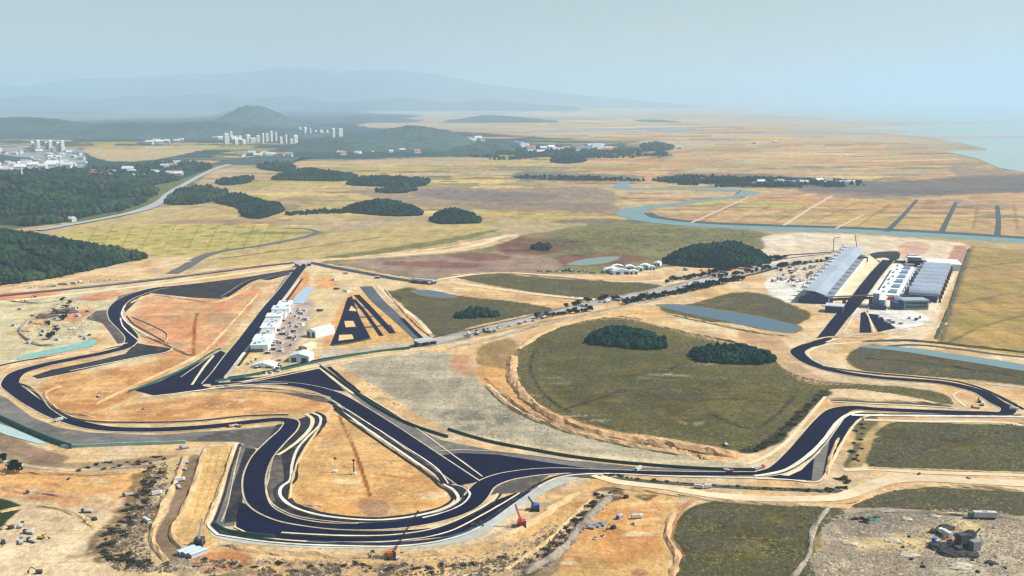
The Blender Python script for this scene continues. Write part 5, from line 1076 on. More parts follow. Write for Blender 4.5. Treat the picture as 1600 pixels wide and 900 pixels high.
bx("wall", [(-11, 11, -15, 45, 0, 10)], mat("dull_blue_roof", (0,)*3), o6); bx("roof", [(-12, 12, -16, 30, 10, 11.2)], mat("dull_blue_roof", (.09,.17,.33), .6, .15, 4), o6); bx("roof_end", [(-12, 12, 30.2, 46, 10, 11.4)], wroof, o6)
for px_, py_, m_, lb in ((1421,417,redp,"red site container left of the blue hall"), (1408,411,mar,"dark red site cabin near the far end of the pit building"), (1437,428,mar,"maroon cabin on the sandy lane right of the team building"), (1426,402,lsteel,"pale grey cabin behind the blue hall"), (1394,468,redp,"small red hut beside the control tower"), (1447,411,steel,"dark cabin between the blue hall and the white hall"), (1404,463,conc,"concrete hut at the near end of the team building")):
    c_ = empty("site_cabin", P(px_, py_), rnd.uniform(-.4, .1), lb, "cabin"); bx("body", [(-7, 7, -5, 9, 0, 5)], m_, c_); bx("roof", [(-7.4, 7.4, -5.4, 9.4, 5, 5.6)], lsteel, c_); bx("door", [(-1, 1, -5.2, -5, 0, 2.6)], steel, c_)
# gantry bridge across the pit straight
a_, b_ = P(1297, 478), P(1362, 475); d_ = b_ - a_
br = empty("footbridge", a_, math.atan2(d_.y, d_.x), "dark maroon footbridge spanning the near end of the right pit straight", "bridge")
bx("deck", [(0, d_.length, -3, 3, 8, 11)], mar, br); bx("canopy", [(0, d_.length, -3.5, 3.5, 13, 13.8)], mar, br)
for q in (.02, .33, .66, .97): bx("pier", [(d_.length * q - 1.5, d_.length * q + 1.5, -2.5, 2.5, 0, 8)], steel, br)
c_ = empty("service_block", P(1310, 488), rz, "small blue grey block at the foot of the main grandstand", "building"); bx("body", [(-18, 6, -6, 16, 0, 9)], navy, c_); bx("roof", [(-19, 7, -7, 17, 9, 10)], lsteel, c_)
bd = empty("gantry", P(1347, 409), rz, "short black gantry over the cream terrace at its far end", "gantry"); bx("beam", [(-16, 10, -2, 2, 7, 10)], steel, bd); bx("post", [(-16, -14, -2, 2, 0, 7)], steel, bd); bx("post", [(8, 10, -2, 2, 0, 7)], steel, bd)
# left paddock
o7, rz7, L7 = frame2((388, 551), (433, 476))
q_ = empty("pit_building", o7, rz7, "long white stepped pit building beside the left straight, dark on its near end", "pit building"); q_.scale = (.8, 1, .6)
yy_ = 0.0; rq = random.Random(12); dul = mat("dusty_roof", (.40,.41,.40), .7, .3, 3); ice = mat("ice_roof", (.50,.62,.64), .5, .1, 4)
for k, fr_ in enumerate((.12, .10, .13, .09, .12, .08, .11, .10, .15)):
    ln = L7 * fr_; xa, xb = rq.uniform(0, 7), rq.uniform(23, 32); hh = rq.uniform(9, 17)
    bx("body", [(xa, xb, yy_ + .3, yy_ + ln - .3, 0, hh)], wpaint, q_); bx("garage_front", [(xa - .6, xa, yy_ + 2, yy_ + ln - 2, 1, hh * .6)], dglass, q_)
    bx("roof", [(xa - .7, xb + .7, yy_, yy_ + ln - .2, hh, hh + .9)], (ice, wroof, dul, wroof, lsteel, wroof, dul, ice, wroof)[k], q_)
    for u_ in range(3):
        cx_, cy_ = rq.uniform(xa + 3, xb - 3), yy_ + ln * rq.uniform(.2, .8); a1, a2 = rq.uniform(1, 2.6), rq.uniform(1, 3)
        bx("roof_unit", [(cx_ - a1, cx_ + a1, cy_ - a2, cy_ + a2, hh + .95, hh + rq.uniform(2, 4.5))], (bgls, conc, lsteel, dul)[(k + u_) % 4], q_)
    yy_ += ln
bx("near_front", [(2, 22, -.6, .25, 1, 7)], dglass, q_)
KIT = ["grey", "white", "dark", "concrete", "pale"]; KM_ = [lsteel, mat("dusty_white", (.46,.45,.42), .7, .2, 2), steel, conc, dul]
def kit(x_, y_, where, grp, big=1.0):
    k_ = rq.randrange(5); e_ = empty("site_cabin", P(x_, y_), rq.uniform(-.8, .2), KIT[k_] + " cabin or container " + where, "cabin", grp); w_, l_, h_ = rq.uniform(1.5, 4) * big, rq.uniform(2.5, 8) * big, rq.uniform(2.4, 4.5) * big
    bx("body", [(-w_, w_, -l_ / 2, l_ / 2, 0, h_)], KM_[k_], e_); bx("roof", [(-w_ - .2, w_ + .2, -l_ / 2 - .2, l_ / 2 + .2, h_, h_ + .4)], KM_[(k_ + 2) % 5], e_); bx("door", [(-.6, .6, -l_ / 2 - .1, -l_ / 2, 0, 2.1)], rub, e_)
for k in range(46):
    t = rq.random() * .74; o_ = rq.uniform(14, 62); kit(396 + 60 * t + o_ * (1 - .45 * t), 552 - 100 * t + rq.uniform(-4, 4), "on the left paddock yard, " + ["near end", "middle", "far end"][min(2, int(t * 4))], "containers on the left paddock yard", .75)
for k in range(16): kit(rq.uniform(385, 440), rq.uniform(562, 584), "on the cream yard before the left pit building", "containers on the cream yard", .6)
for k in range(20): kit(rq.uniform(1215, 1275), rq.uniform(418, 448), "on the pale ground behind the main grandstand", "containers behind the grandstand", 1.1)
for k in range(16):
    t = rq.random(); kit(1410 + 26 * t + rq.uniform(-3, 3), 470 - 52 * t, "on the sandy lane between team building and arched stand", "containers on the sandy lane", .9)
for k in range(10): kit(rq.uniform(1375, 1440), rq.uniform(494, 507), "on the white apron below the glass block", "containers on the white apron", .8)
for k in range(14): kit(rq.uniform(20, 150), rq.uniform(468, 540), "on the pale site at the far left", "containers on the far left site", .8)
def hall(px_, py_, w_, l_, h_, rz_, wm, rm, lb, nm="site_hall", doors=2):
    e_ = empty(nm, P(px_, py_), rz_, lb, "hall")
    bx("wall", [(-w_ / 2, w_ / 2, 0, l_, 0, h_)], wm, e_)
    v = [(-w_/2-.5, -.6, h_), (w_/2+.5, -.6, h_), (0, -.6, h_ + w_ * .14), (-w_/2-.5, l_+.6, h_), (w_/2+.5, l_+.6, h_), (0, l_+.6, h_ + w_ * .14)]
    mesh("roof", v, [(0,1,2), (5,4,3), (0,2,5,3), (2,1,4,5), (1,0,3,4)], rm, e_)
    for k in range(doors): bx("door", [(-w_ / 2 + w_ * (k + .5) / doors - w_ * .13, -w_ / 2 + w_ * (k + .5) / doors + w_ * .13, -.15, 0, 0, h_ * .75)], steel, e_)
    return e_
hall(486, 527, 17, 34, 9, -.62, wpaint, wroof, "white hall in the middle of the left paddock, dark on its left side")
hall(467, 566, 24, 22, 7, -.1, wpaint, mat("ice_roof", (.50,.62,.64), .5, .1, 4), "pale blue white hall at the front of the left paddock")
hall(411, 575, 26, 15, 2.6, -.2, wpaint, wroof, "wide low white marquee at the front of the left paddock")
hall(473, 548, 12, 22, 5, -.35, mat("cream_wall", (.60,.54,.36), .7, .1, 3), mat("cream_roof", (.66,.60,.38), .6, .1, 3), "narrow cream shed between the two white halls")
for k, (x_, y_) in enumerate(((432,535),(441,523),(422,524),(470,508),(478,500),(500,486),(446,482),(521,438),(540,428),(590,435),(526,452),(541,456))):
    e_ = empty("site_cabin", P(x_, y_), rnd.uniform(-.5, .3), ["grey cabin right of the left pit building's near end","dark cabin beside the pinkish paving","cabin tight against the left pit building","small dark cabin left of the white hall","dark cabin above the white hall","lone dark cabin near the car park triangle","cabin at the far end of the left pit building","pale cabin high on the sandy triangle","dark cabin below the overpass road","tiny cabin near the overpass","cabin right of the blue settling pool","cabin near the tip of the car park"][k], "cabin")
    bx("body", [(-4, 4, -3, 3, 0, 3.2)], (conc, steel, mar, wpaint)[k % 4], e_); bx("roof", [(-4.2, 4.2, -3.2, 3.2, 3.2, 3.6)], (lsteel, conc)[k % 2], e_); bx("door", [(-.6, .6, -3.15, -3, 0, 2.1)], steel, e_)
for k, (x_, y_, w_, l_) in enumerate(((955,427,26,22),(972,429,30,16),(985,422,14,18),(998,424,16,12),(1008,420,16,16),(1019,422,12,14),(966,421,18,14),(1026,416,12,18),(990,429,16,10))):
    hall(x_, y_, w_, l_, 6, rnd.uniform(-.4, .2), wpaint, (wroof, mat("ice_roof", (0,)*3))[k % 2], ["broad white shed at the left end of the shed cluster","pale blue long shed at the front of the cluster","narrow white shed in the middle of the cluster","small pale blue shed in the cluster's middle","white shed right of centre in the cluster","small blue white shed near the dome wood","white shed at the back left of the cluster","rightmost small shed of the cluster","low white shed at the front right of the cluster"][k])
for k, (x_, y_) in enumerate(((279,868),(288,870),(297,872))):
    hall(x_, y_, 4.2, 12, 3, -.7, lsteel, mat("blue_sheet_roof", (.42,.50,.56), .5, .1, 2), ["left","middle","right"][k] + " one of three small pale blue huts at the bend of the brown ditch", "hut", 1)
for k, (x_, y_) in enumerate(((925,825),(933,822),(941,820))):
    e_ = empty("panel_stack", P(x_, y_), -.5, ["left","middle","right"][k] + " one of three grey panel stacks on the sandy yard", "panels"); bx("panels", [(-2.6, 2.6, -2.8, 3.4, 0, 1.5)], mat("panel_grey", (.20,.21,.24), .6, .2, 1), e_); bx("pallet", [(-2.2, 2.2, -3.2, -2.9, 0, .5)], steel, e_)
# overpasses
for (A, B, w_, lb) in (((462, 417), (484, 415), 12, "small dark overpass where the left straight meets the perimeter road"), ((646, 441), (680, 444), 14, "dark overpass at the junction right of the left paddock"), ((650, 541), (678, 537), 12, "short concrete bridge at the centre crossroads")):
    a_, b_ = P(*A), P(*B); d_ = b_ - a_; e_ = empty("overpass", a_, math.atan2(d_.y, d_.x), lb, "bridge")
    bx("deck", [(0, d_.length, -w_ / 2, w_ / 2, 5, 6.5)], conc, e_); bx("parapet", [(0, d_.length, -w_ / 2 - .6, -w_ / 2, 5, 7.8)], lsteel, e_); bx("parapet", [(0, d_.length, w_ / 2, w_ / 2 + .6, 5, 7.8)], lsteel, e_)
    for q in (0.02, .5, .9): bx("pier", [(d_.length * q, d_.length * q + 3, -w_ / 2 + .3, w_ / 2 - .3, 0, 5)], navy, e_)
# fences and barriers
gfm = mat("green_mesh", (.015,.10,.075), .7, .2, 2)
wallstrip("green_fence", [(336,598),(390,588),(440,579),(500,566),(560,555),(600,549),(640,546)], 2.6, .4, gfm, "long dark green fence in front of the left paddock", "fence")
wallstrip("green_fence", [(200,614),(235,601),(275,584),(305,569),(330,553),(345,546)], 2.6, .4, gfm, "dark green fence left of the navy asphalt apron", "fence")
wallstrip("barrier_wall", [(96,700),(130,699),(200,696),(240,695),(290,693)], 2.8, 1.2, mat("teal_barrier", (.20,.36,.31), .6, .2, 3), "pale teal barrier wall below the left hairpin run-off", "barrier")
wallstrip("green_fence", [(-60,628),(0,655),(50,678),(90,694),(112,701)], 4.5, .6, gfm, "dark green fence along the grey apron at the left edge", "fence")
wallstrip("debris_fence", [(335,820),(352,831),(390,838),(430,842)], 3, .5, gfm, "green fence at the lower left corner of the loop", "fence")
wallstrip("barrier_wall", [(700,672),(760,690),(830,704),(900,716),(1000,727),(1100,734),(1180,736)], 2.5, 1.0, mat("dark_green_bank", (.02,.05,.035), .9, .3, 4), "long dark green barrier above the central straight", "barrier")
wallstrip("barrier_wall", [(500,573),(540,602),(580,632),(640,664),(700,684)], 2.5, 1.0, mat("dark_green_bank", (0,)*3), "dark green barrier on the outside of the diagonal straight", "barrier")
wallstrip("barrier_wall", [(480,847),(560,850),(640,848),(710,838),(760,818),(800,790),(840,762)], 1.2, .5, mat("blue_barrier", (.03,.09,.20), .7, .2, 3), "dark blue barrier outside the lower loop", "barrier")
wallstrip("barrier_wall", [(206,496),(240,510),(262,524),(258,536)], 1.5, .6, conc, "concrete wall inside the left esses", "barrier")
# light masts in the infield
for k, (x_, y_, t__) in enumerate(((524,738,.35),(553,741,.6))):
    e_ = empty("light_mast", P(x_, y_), 0, ["thin pale mast standing in the lower infield left of the other", "stout dark mast on a pale block in the lower infield"][k], "mast")
    tubes("pole", [((0, 0, 0), (0, 0, 11.5), t__ * 1.1, 8, t__ * .8)], (lsteel, steel)[k], e_); bx("base", [(-1.6, 1.6, -1.6, 1.6, 0, 1.6)], wpaint, e_); bx("lamp_head", [(-1.2, 1.2, -.4, .4, 11.2, 12.6)], steel, e_)
# ================================================================ CRANES AND MACHINES
def lattice(name, a, b_, w_, m, parent, n_=9, r=.14):
    a, b_ = Vector(a), Vector(b_); d = (b_ - a).normalized(); u = d.orthogonal().normalized() * w_ / 2; v_ = d.cross(u).normalized() * w_ / 2
    cs = [u + v_, u - v_, -u - v_, -u + v_]; sg = []
    for c in cs: sg.append((a + c * .6, b_ + c * .35, r, 4))
    for i in range(n_):
        p, q = a.lerp(b_, i / n_), a.lerp(b_, (i + 1) / n_)
        for k in range(4): sg.append((p + cs[k] * .55, q + cs[(k + 1) % 4] * .5, r * .7, 3))
    return tubes(name, sg, m, parent)
def crane(px_, py_, tip, m, bm, lb, L_=34):
    e_ = empty("crawler_crane", P(px_, py_), 0, lb, "crane")
    bx("body", [(-3, 3, -2.2, 3.4, 1.8, 4.6)], m, e_); bx("cab", [(1.2, 3.2, -3.6, -1, 2, 4.8)], dglass, e_)
    for s2 in (-1, 1): bx("crawler_track", [(s2 * 2.6 - .7, s2 * 2.6 + .7, -4, 4, 0, 1.5)], rub, e_)
    bx("counterweight", [(-2.8, 2.8, 3.5, 5, 1.8, 4.2)], steel, e_)
    o_ = P(px_, py_); dx = (tip[0] - px_) * mpp(py_); dz = (py_ - tip[1]) * mpp(py_)
    lattice("boom", (0, -1, 3), (dx, 2, dz), 1.7, bm, e_, 10, .2)
    tubes("cable", [((0, 3, 5), (dx, 2, dz), .07, 4), ((dx, 2, dz), (dx + .3, 2, 3), .07, 4)], steel, e_); return e_
crane(815, 823, (805, 787), redp, redp, "red crawler crane with its boom leaning left beside the lower loop")
crane(836, 797, (825, 776), blup, steel, "small blue crawler crane up the slope from the red one")
crane(612, 872, (655, 795), orgp, steel, "orange and black crawler crane with a long raised boom at the bottom edge")
crane(311, 851, (317, 808), steel, lsteel, "dark crawler crane with a thin boom on the lower left sand")
for k, (x_, y_, h_) in enumerate(((1302,392,26),(1340,393,34))):
    e_ = empty("tower_crane", P(x_, y_), .5 * k + .3, ["slim tower crane behind the grandstand's far end", "leaning jib crane right behind the grandstand roof"][k], "crane")
    lattice("mast", (0, 0, 0), (-14 * k, 0, h_), 1.8, steel, e_, 8, .25); lattice("jib", (-14 * k, 0, h_), (16 - 30 * k, 0, h_ + 1), 1.3, steel, e_, 6, .2); bx("base", [(-2.5, 2.5, -2.5, 2.5, 0, 1.4)], conc, e_)
def wheels(e_, xs, ys, r):
    for y in ys:
        for x in xs: tubes("wheel", [((x - .2, y, r), (x + .2, y, r), r, 8)], rub, e_)
def truck(m, bed):
    e_ = empty("truck", (0, 0, 0), 0, "x", "truck")
    bx("cab", [(-1.2, 1.2, 2.6, 4.6, .8, 3.2)], m, e_); bx("window", [(-1.05, 1.05, 4.6, 4.7, 1.9, 2.9)], dglass, e_); bx("cargo_box", [(-1.3, 1.3, -4.4, 2.3, 1.0, 3.6 if bed else 2.3)], mat("dusty_white", (.46,.45,.42), .7, .2, 2) if bed else conc, e_)
    bx("chassis", [(-1.1, 1.1, -4.3, 4.4, .55, .8)], steel, e_); wheels(e_, (-1.05, 1.05), (-3, -1.6, 3.2), .55); return e_
def car(m):
    e_ = empty("parked_car", (0, 0, 0), 0, "x", "car")
    bx("body", [(-.9, .9, -2.2, 2.2, .35, .95)], m, e_); mesh("cabin", [(-.8,-1.6,.95),(.8,-1.6,.95),(.8,1.0,.95),(-.8,1.0,.95),(-.65,-1.1,1.5),(.65,-1.1,1.5),(.65,.4,1.5),(-.65,.4,1.5)], [(4,5,6,7),(0,1,5,4),(1,2,6,5),(2,3,7,6),(3,0,4,7)], dglass, e_)
    wheels(e_, (-.8, .8), (-1.4, 1.4), .34); return e_
def digger(m):
    e_ = empty("excavator", (0, 0, 0), 0, "x", "excavator")
    bx("body", [(-1.4, 1.4, -2, 1.6, 1.1, 2.6)], m, e_); bx("cab", [(-1.4, -.3, .4, 1.9, 1.2, 3.3)], dglass, e_)
    for s2 in (-1, 1): bx("crawler_track", [(s2 * 1.3 - .35, s2 * 1.3 + .35, -2.2, 2.2, 0, 1)], rub, e_)
    tubes("boom", [((.3, 1.4, 2), (.3, 5, 5.4), .4, 5, .3)], m, e_); tubes("arm", [((.3, 5, 5.4), (.3, 7.4, 2.2), .3, 5, .2)], m, e_); bx("bucket", [(-.3, .9, 6.7, 7.9, .9, 2.3)], steel, e_); return e_
PR = {}
KM = {'wt': lambda: truck(wpaint, True), 'bt': lambda: truck(blup, False), 'rt': lambda: truck(redp, False), 'ot': lambda: truck(orgp, False), 'dt': lambda: truck(steel, False), 'gt': lambda: truck(grnp, True),
      'wc': lambda: car(wpaint), 'sc': lambda: car(lsteel), 'kc': lambda: car(steel), 'rc': lambda: car(redp), 'yd': lambda: digger(yelp), 'od': lambda: digger(orgp), 'kd': lambda: digger(steel)}
def veh(kind, x_, y_, lb, rz_=None, group=None, s=1.0, z=0):
    if kind in PR: o = copy_tree(PR[kind])
    else: o = PR[kind] = KM[kind]()
    o.location = P(x_, y_, z); o.rotation_euler = (0, 0, rnd.uniform(0, 6.28) if rz_ is None else rz_); o.scale = (s, s, s); o['label'] = lb + (', ' + WHERE[0] if group else '')
    if group: o['group'] = group
    elif 'group' in o.keys(): del o['group']
V_LIST = [
 ('dt',50,770,"dark truck alone in the middle of the left sand flat"),('kc',107,749,"dark car above the left sand flat"),('dt',136,801,"dark truck on the left sand flat, upper of a close pair"),('kd',147,813,"dark excavator on the left sand flat, lower of a close pair"),
 ('dt',200,775,"dark truck just left of the scrub belt"),('kd',17,826,"dark excavator upper left of the yellow excavator"),('dt',33,823,"dark truck above the yellow excavator"),('dt',45,834,"dark truck left of the yellow excavator"),
 ('kd',5,849,"dark excavator against the left picture edge"),('bt',33,848,"blue truck at the left end of the parked row"),('dt',50,847,"black truck beside the yellow excavator"),('yd',64,842,"yellow excavator on the sand in the lower left"),('kd',61,896,"dark excavator at the bottom edge on the left"),
 ('bt',288,725,"blue truck at the head of the brown ditch"),('rt',284,735,"red truck next below the blue one by the brown ditch"),('wt',281,752,"white truck on the pale lane left of the brown ditch"),('bt',279,762,"blue truck lowest on the lane left of the brown ditch"),('wt',229,816,"white truck on the sand right of the scrub belt"),('wt',245,773,"white truck halfway down the sand right of the scrub belt"),('sc',236,790,"silver car between two white trucks by the scrub belt"),
 ('bt',968,809,"blue truck on the sandy yard near the grey panels"),('wt',995,810,"white truck right of the blue truck on the sandy yard"),('sc',990,820,"silver car below the white truck on the sandy yard"),('kd',958,826,"dark excavator right of the grey panels"),('wc',942,838,"white car below the grey panels"),('sc',930,842,"silver car lowest on the sandy yard"),('kd',978,778,"dark excavator in the hollow by the ditch"),
 ('wt',1092,763,"left white truck parked below the straight"),('wt',1104,763,"right white truck parked below the straight"),('wt',998,735,"white truck on the central straight"),('rt',1138,737,"red truck on the pit approach"),('rt',1187,732,"red truck where the chicane begins"),('wt',1180,734,"white truck behind the red one at the chicane"),
 ('kc',1436,741,"dark car on the ochre haul road"),('kc',1513,748,"dark car farthest right on the ochre haul road"),('wt',1536,633,"white truck at the far right hairpin"),('rt',1524,638,"red truck at the far right hairpin"),('kd',1530,629,"dark excavator at the far right hairpin"),('wt',1584,641,"white truck right of the far hairpin"),
 ('ot',364,667,"orange truck on the track above the lower loop, left of two"),('ot',372,667,"orange truck on the track above the lower loop, right of two"),('bt',288,701,"blue truck beside the teal barrier wall"),('bt',155,620,"blue truck in the left infield below the navy apron"),('sc',224,640,"silver car in the infield below the navy apron"),('wt',92,658,"white truck on the left hairpin's inner lane"),
 ('kd',90,658,"dark excavator on the left hairpin's inner lane"),('kd',582,866,"dark excavator by the orange crane"),('dt',623,872,"dark truck right of the orange crane"),('kd',740,823,"black excavator on the dark strip of the lower loop's right side"),('dt',1134,696,"dark truck on the bank left of the hedge"),
 ('rt',140,524,"red truck by the green sheeted pool"),('rc',147,530,"red car right of the green sheeted pool"),('bt',130,526,"blue truck above the green sheeted pool"),('ot',30,472,"orange truck under the perimeter road at the left"),('rt',42,471,"red truck under the perimeter road at the left"),('kd',120,482,"dark excavator right of the spoil heap"),('wt',112,515,"white truck on the left site above the pool"),
 ('kd',55,465,"dark excavator on the pale site below the perimeter road"),('kd',64,525,"dark excavator among the spoil on the left site"),('dt',75,288,"x")]
for q in V_LIST[:-1]: veh(*q, s=.9)
for x_, y_ in along([(40,451),(80,448),(120,443),(185,438)], 22, 2, .8): veh(rnd.choice(['wc','sc','wt','wc']), x_, y_, "vehicle parked above the perimeter road", None, "vehicles above the perimeter road", 1.2)
for x_, y_ in along([(835,425),(870,424),(915,425),(930,428)], 18, 1, 1): veh(rnd.choice(['kc','sc','dt','wc','rc']), x_, y_, "vehicle parked left of the white sheds", None, "vehicles left of the white sheds", 1.4)
for x_, y_ in along([(720,530),(800,509),(880,489),(960,469),(1040,455),(1120,437)], 34, 3, 1.6): veh(rnd.choice(['kc','sc','wt','wc','dt','wc']), x_, y_, "vehicle standing on the pale trunk road", None, "vehicles on the trunk road", 1.4, .5)
for x_, y_ in along([(1455,476),(1470,450),(1485,420)], 16, 2, 1): veh(rnd.choice(['kc','sc','wc','rc']), x_, y_, "car parked on the strip right of the arched stand", None, "cars right of the arched stand", 1.4)
for x_, y_ in along([(1100,398+12),(1065,421),(1150,422),(1200,417)], 10, 3, 1): veh(rnd.choice(['wt','kc','sc','rt']), x_, y_, "vehicle on the pale lane below the large dome wood", None, "vehicles below the dome wood", 1.4)
for x_, y_ in along([(1212,440),(1225,436),(1250,442)], 8, 6, 2): veh(rnd.choice(['wt','kc','rt','dt']), x_, y_, "vehicle on the sandy ground left of the main grandstand", None, "vehicles left of the main grandstand", 1.4)
# rubble yard
def heap(name, px_, py_, w_, l_, h_, m, lb, cat, seed):
    v, f = IC[3]; r = np.random.RandomState(seed); p = v.copy(); nz = 1 + (fbm(p[:, 0] * 10 + seed, p[:, 1] * 10 + p[:, 2] * 7, 6, seed, 4) - .5) * 1.1
    p = p * nz[:, None] * np.array([w_, l_, h_]); p[:, 2] = np.clip(p[:, 2], -.2, None)
    o = mesh(name, p, [tuple(q) for q in f], m); o.location = P(px_, py_); return tag(o, lb, cat)
drock = mat("dark_rubble", (.035,.033,.035), .9, .5, 1.5, .3); prock = mat("pale_rubble", (.42,.37,.28), .95, .35, 2, .4); trock = mat("tan_spoil", (.45,.27,.13), .95, .25, 3, .3)
for q in ((1488,866,9,5,3,drock,"black rubble heap in front of the crushing plant",29),(1478,826,6,4,2.4,drock,"black rubble heap behind the white truck",28),(1512,838,6,5,4,drock,"tall dark heap right behind the crushing plant",27),(1478,858,11,7,4.2,drock,"largest black rubble heap in the yard",31),(1500,838,5,4,2.6,drock,"black rubble heap beside the crushing plant",32),(1465,832,8,3.5,2,drock,"long dark rubble heap behind the blue truck",33),(1517,868,6,5,2.4,drock,"dark grey rubble heap at the lower right of the plant",34),
          (1395,846,6,3,1.8,prock,"pale heap at the left end of the sand tongue",35),(1420,868,7,4,1.6,prock,"pale lumpy rubble heap left of the black heap",36),(1500,885,9,5,1.8,prock,"pale rubble heap at the bottom of the yard",37),(1330,850,5,3,1.2,prock,"small pale heap near the grass plot's edge",38),(1548,880,4,3,1.6,drock,"small black heap at the lower right of the yard",39),
          (1415,812,5,3,2,prock,"white heap at the top of the yard",40),(1462,808,5,3,1.8,prock,"pale pinkish heap at the top right of the yard",41),(60,505,14,12,4,trock,"brown spoil heap on the left site",42),(98,488,20,16,5,mat("dark_spoil", (.10,.065,.055), .95, .3, 3, .3),"long dark spoil heap on the left site",43),(45,516,9,9,3,trock,"small tan spoil heap left of the pool",44),
          (75,495,16,12,4,mat("dark_spoil", (0,)*3),"dark spoil heap between tan ones on the left site",45),(1365,812,6,3,1.5,grnp,"green covered heap near the yard's top",46),(490,790,8,5,2,trock,"tan mound at the bottom of the lower infield",47),(1103,715,7,5,2,trock,"ochre mound on the bank near the hedge",48)):
    heap("rubble_heap" if q[5] in (drock, prock) else "spoil_heap", q[0], q[1], q[2], q[3], q[4], q[5], q[6], "heap", q[7])
e_ = empty("crushing_plant", P(1502, 858), .3, "tall black crushing plant with conveyors in the rubble yard", "machine")
bx("hopper", [(-3, 3, -3, 3, 5, 11)], steel, e_); bx("frame", [(-3.5, -2.7, -3, 3, 0, 5), (2.7, 3.5, -3, 3, 0, 5)], steel, e_)
lattice("conveyor", (3, 0, 3), (16, 2, 12), 1.6, steel, e_, 8, .25); lattice("conveyor", (-3, 0, 9), (-14, -2, 3), 1.6, steel, e_, 8, .25); bx("engine_house", [(-9, -5, -8, -3, 0, 5)], steel, e_); bx("screen_box", [(4, 10, -7, -2, 1, 7)], mat("panel_grey", (0,)*3), e_)
veh('bt', 1470, 852, "blue truck in front of the black rubble heap", .8, None, 1.3); veh('od', 1485, 850, "orange excavator beside the crushing plant", 2.0, None, 1.3); veh('wt', 1477, 838, "white truck behind the orange excavator", .3, None, 1.3); veh('gt', 1528, 810, "left of two green box trucks at the top of the yard", 1.5, None, 1.5); veh('gt', 1541, 810, "right of two green box trucks at the top of the yard", 1.4, None, 1.5)
for k in range(26):
    x_, y_ = rnd.uniform(1400, 1590), rnd.uniform(822, 895)
    v, f = IC[1]; o = mesh("boulder", v * np.array([1, .8, .7]) * (1 + .3 * np.sin(v[:, :1] * 5 + k)), [tuple(q) for q in f], (prock, drock)[k % 3 == 0]) if k < 2 else BO[k % 2].copy()
    if k >= 2: COL.objects.link(o)
    else: BO = (BO if k else []) + [o]
    o.location = P(x_, y_, .4); q = rnd.uniform(.8, 2.0); o.scale = (q, q, q); tag(o, "loose rock lying in the rubble yard", "rock", "loose rocks in the rubble yard")
for k in range(34):
    x_ = rnd.uniform(985, 1105); y_ = 686 + (x_ - 985) * .20 + rnd.uniform(-5, 7)
    if k == 0: SH = heap("spoil_heap", x_, y_, 3.2, 2.4, 1.8, trock, "small ochre spoil heap on the long bank", "heap", 60); o = SH
    else: o = SH.copy(); COL.objects.link(o); o.location = P(x_, y_)
    q = rnd.uniform(.6, 1.4); o.scale = (q, q, q); o.rotation_euler = (0, 0, rnd.uniform(0, 6)); tag(o, "small ochre spoil heap on the long bank, " + ["left end", "middle", "right end"][min(2, int((x_ - 985) / 40))], "heap", "spoil heaps on the ochre bank")
# ================================================================ FAR TOWNS
ap_w = mat("apartment_white", (.50,.49,.44), .7, .1, 20); ap_s = mat("window_band", (.18,.22,.28), .5, .3, 6)
def apartment(px_, py_, w_, h_, lb, group, rz_=0.35, dep_=None):
    e_ = empty("apartment_block", P(px_, py_), rz_, lb, "apartment block", group); dp = dep_ or w_ * .5
    bx("wall", [(-w_ / 2, w_ / 2, 0, dp, 0, h_)], ap_w, e_)
    bx("roof", [(-w_ / 2 + 2, w_ / 2 - 2, 2, dp - 2, h_, h_ + 4)], wroof, e_)
    bx("window_bands", [(-w_ / 2 + 3, w_ / 2 - 3, -.6, 0, z, z + 2) for z in np.arange(4, h_ - 3, 9)], ap_s, e_)
for k, x_ in enumerate((52, 61, 74, 80, 92, 99)):
    apartment(x_, 238, 22, [58, 68, 56, 66, 55, 64][k], "tall apartment tower, %s of six by the left-hand town" % ["leftmost","second from left","third from left","fourth from left","fifth from left","rightmost"][k], "left-hand town towers", 1.1)
apartment(341, 211, 60, 95, "lone pale apartment tower at the foot of the rounded hill", "middle town towers")
for k in range(24):
    x_ = [355,362,370,376,382,389,396,404,412,418,425,432,440,448,456,463,470,478,486,494,503,512,522,533][k]; y_ = 222 - (k > 15) * 11 + rnd.uniform(-4, 4)
    apartment(x_, y_, rnd.uniform(20, 46), rnd.uniform(26, 74), "pale apartment block below the rounded hill, " + ["at the left end", "left of the middle", "near the middle", "right of the middle", "at the right end"][k // 5], "middle town towers", rnd.uniform(.8, 1.4))
hw_m = mat("house_wall", (.48,.46,.42), .8, .15, 10); hr = [mat("house_roof_white", (.52,.52,.50), .7, .1, 8), mat("house_roof_blue", (.16,.24,.34), .7, .1, 8), mat("house_roof_red", (.34,.13,.08), .7, .1, 8), mat("house_roof_grey", (.30,.30,.30), .7, .1, 8)]
HP = {}
def house(x_, y_, kind, s, lb, group):
    if kind not in HP:
        e_ = empty("house", (0, 0, 0), 0, lb, "house", group); bx("wall", [(-7, 7, -5, 5, 0, 5)], hw_m, e_)
        mesh("roof", [(-7.6,-5.6,5),(7.6,-5.6,5),(7.6,5.6,5),(-7.6,5.6,5),(-7.6,0,8.5),(7.6,0,8.5)], [(0,1,5,4),(2,3,4,5),(0,4,3),(1,2,5),(3,2,1,0)], hr[kind], e_); HP[kind] = e_
    else: e_ = copy_tree(HP[kind])
    e_.location = P(x_, y_); e_.rotation_euler = (0, 0, rnd.uniform(-.6, .6)); e_.scale = (s, s, s); tag(e_, ["white", "blue", "red", "grey"][kind] + "-roofed " + lb + ", " + WHERE[0], "house", group)
def village(pts, n_, jx, jy, s, lb, group, kinds=(0, 0, 0, 1, 2, 3)):
    for x_, y_ in along(pts, n_, jx, jy): house(x_, y_, rnd.choice(kinds), s * rnd.uniform(.7, 1.4), lb, group)
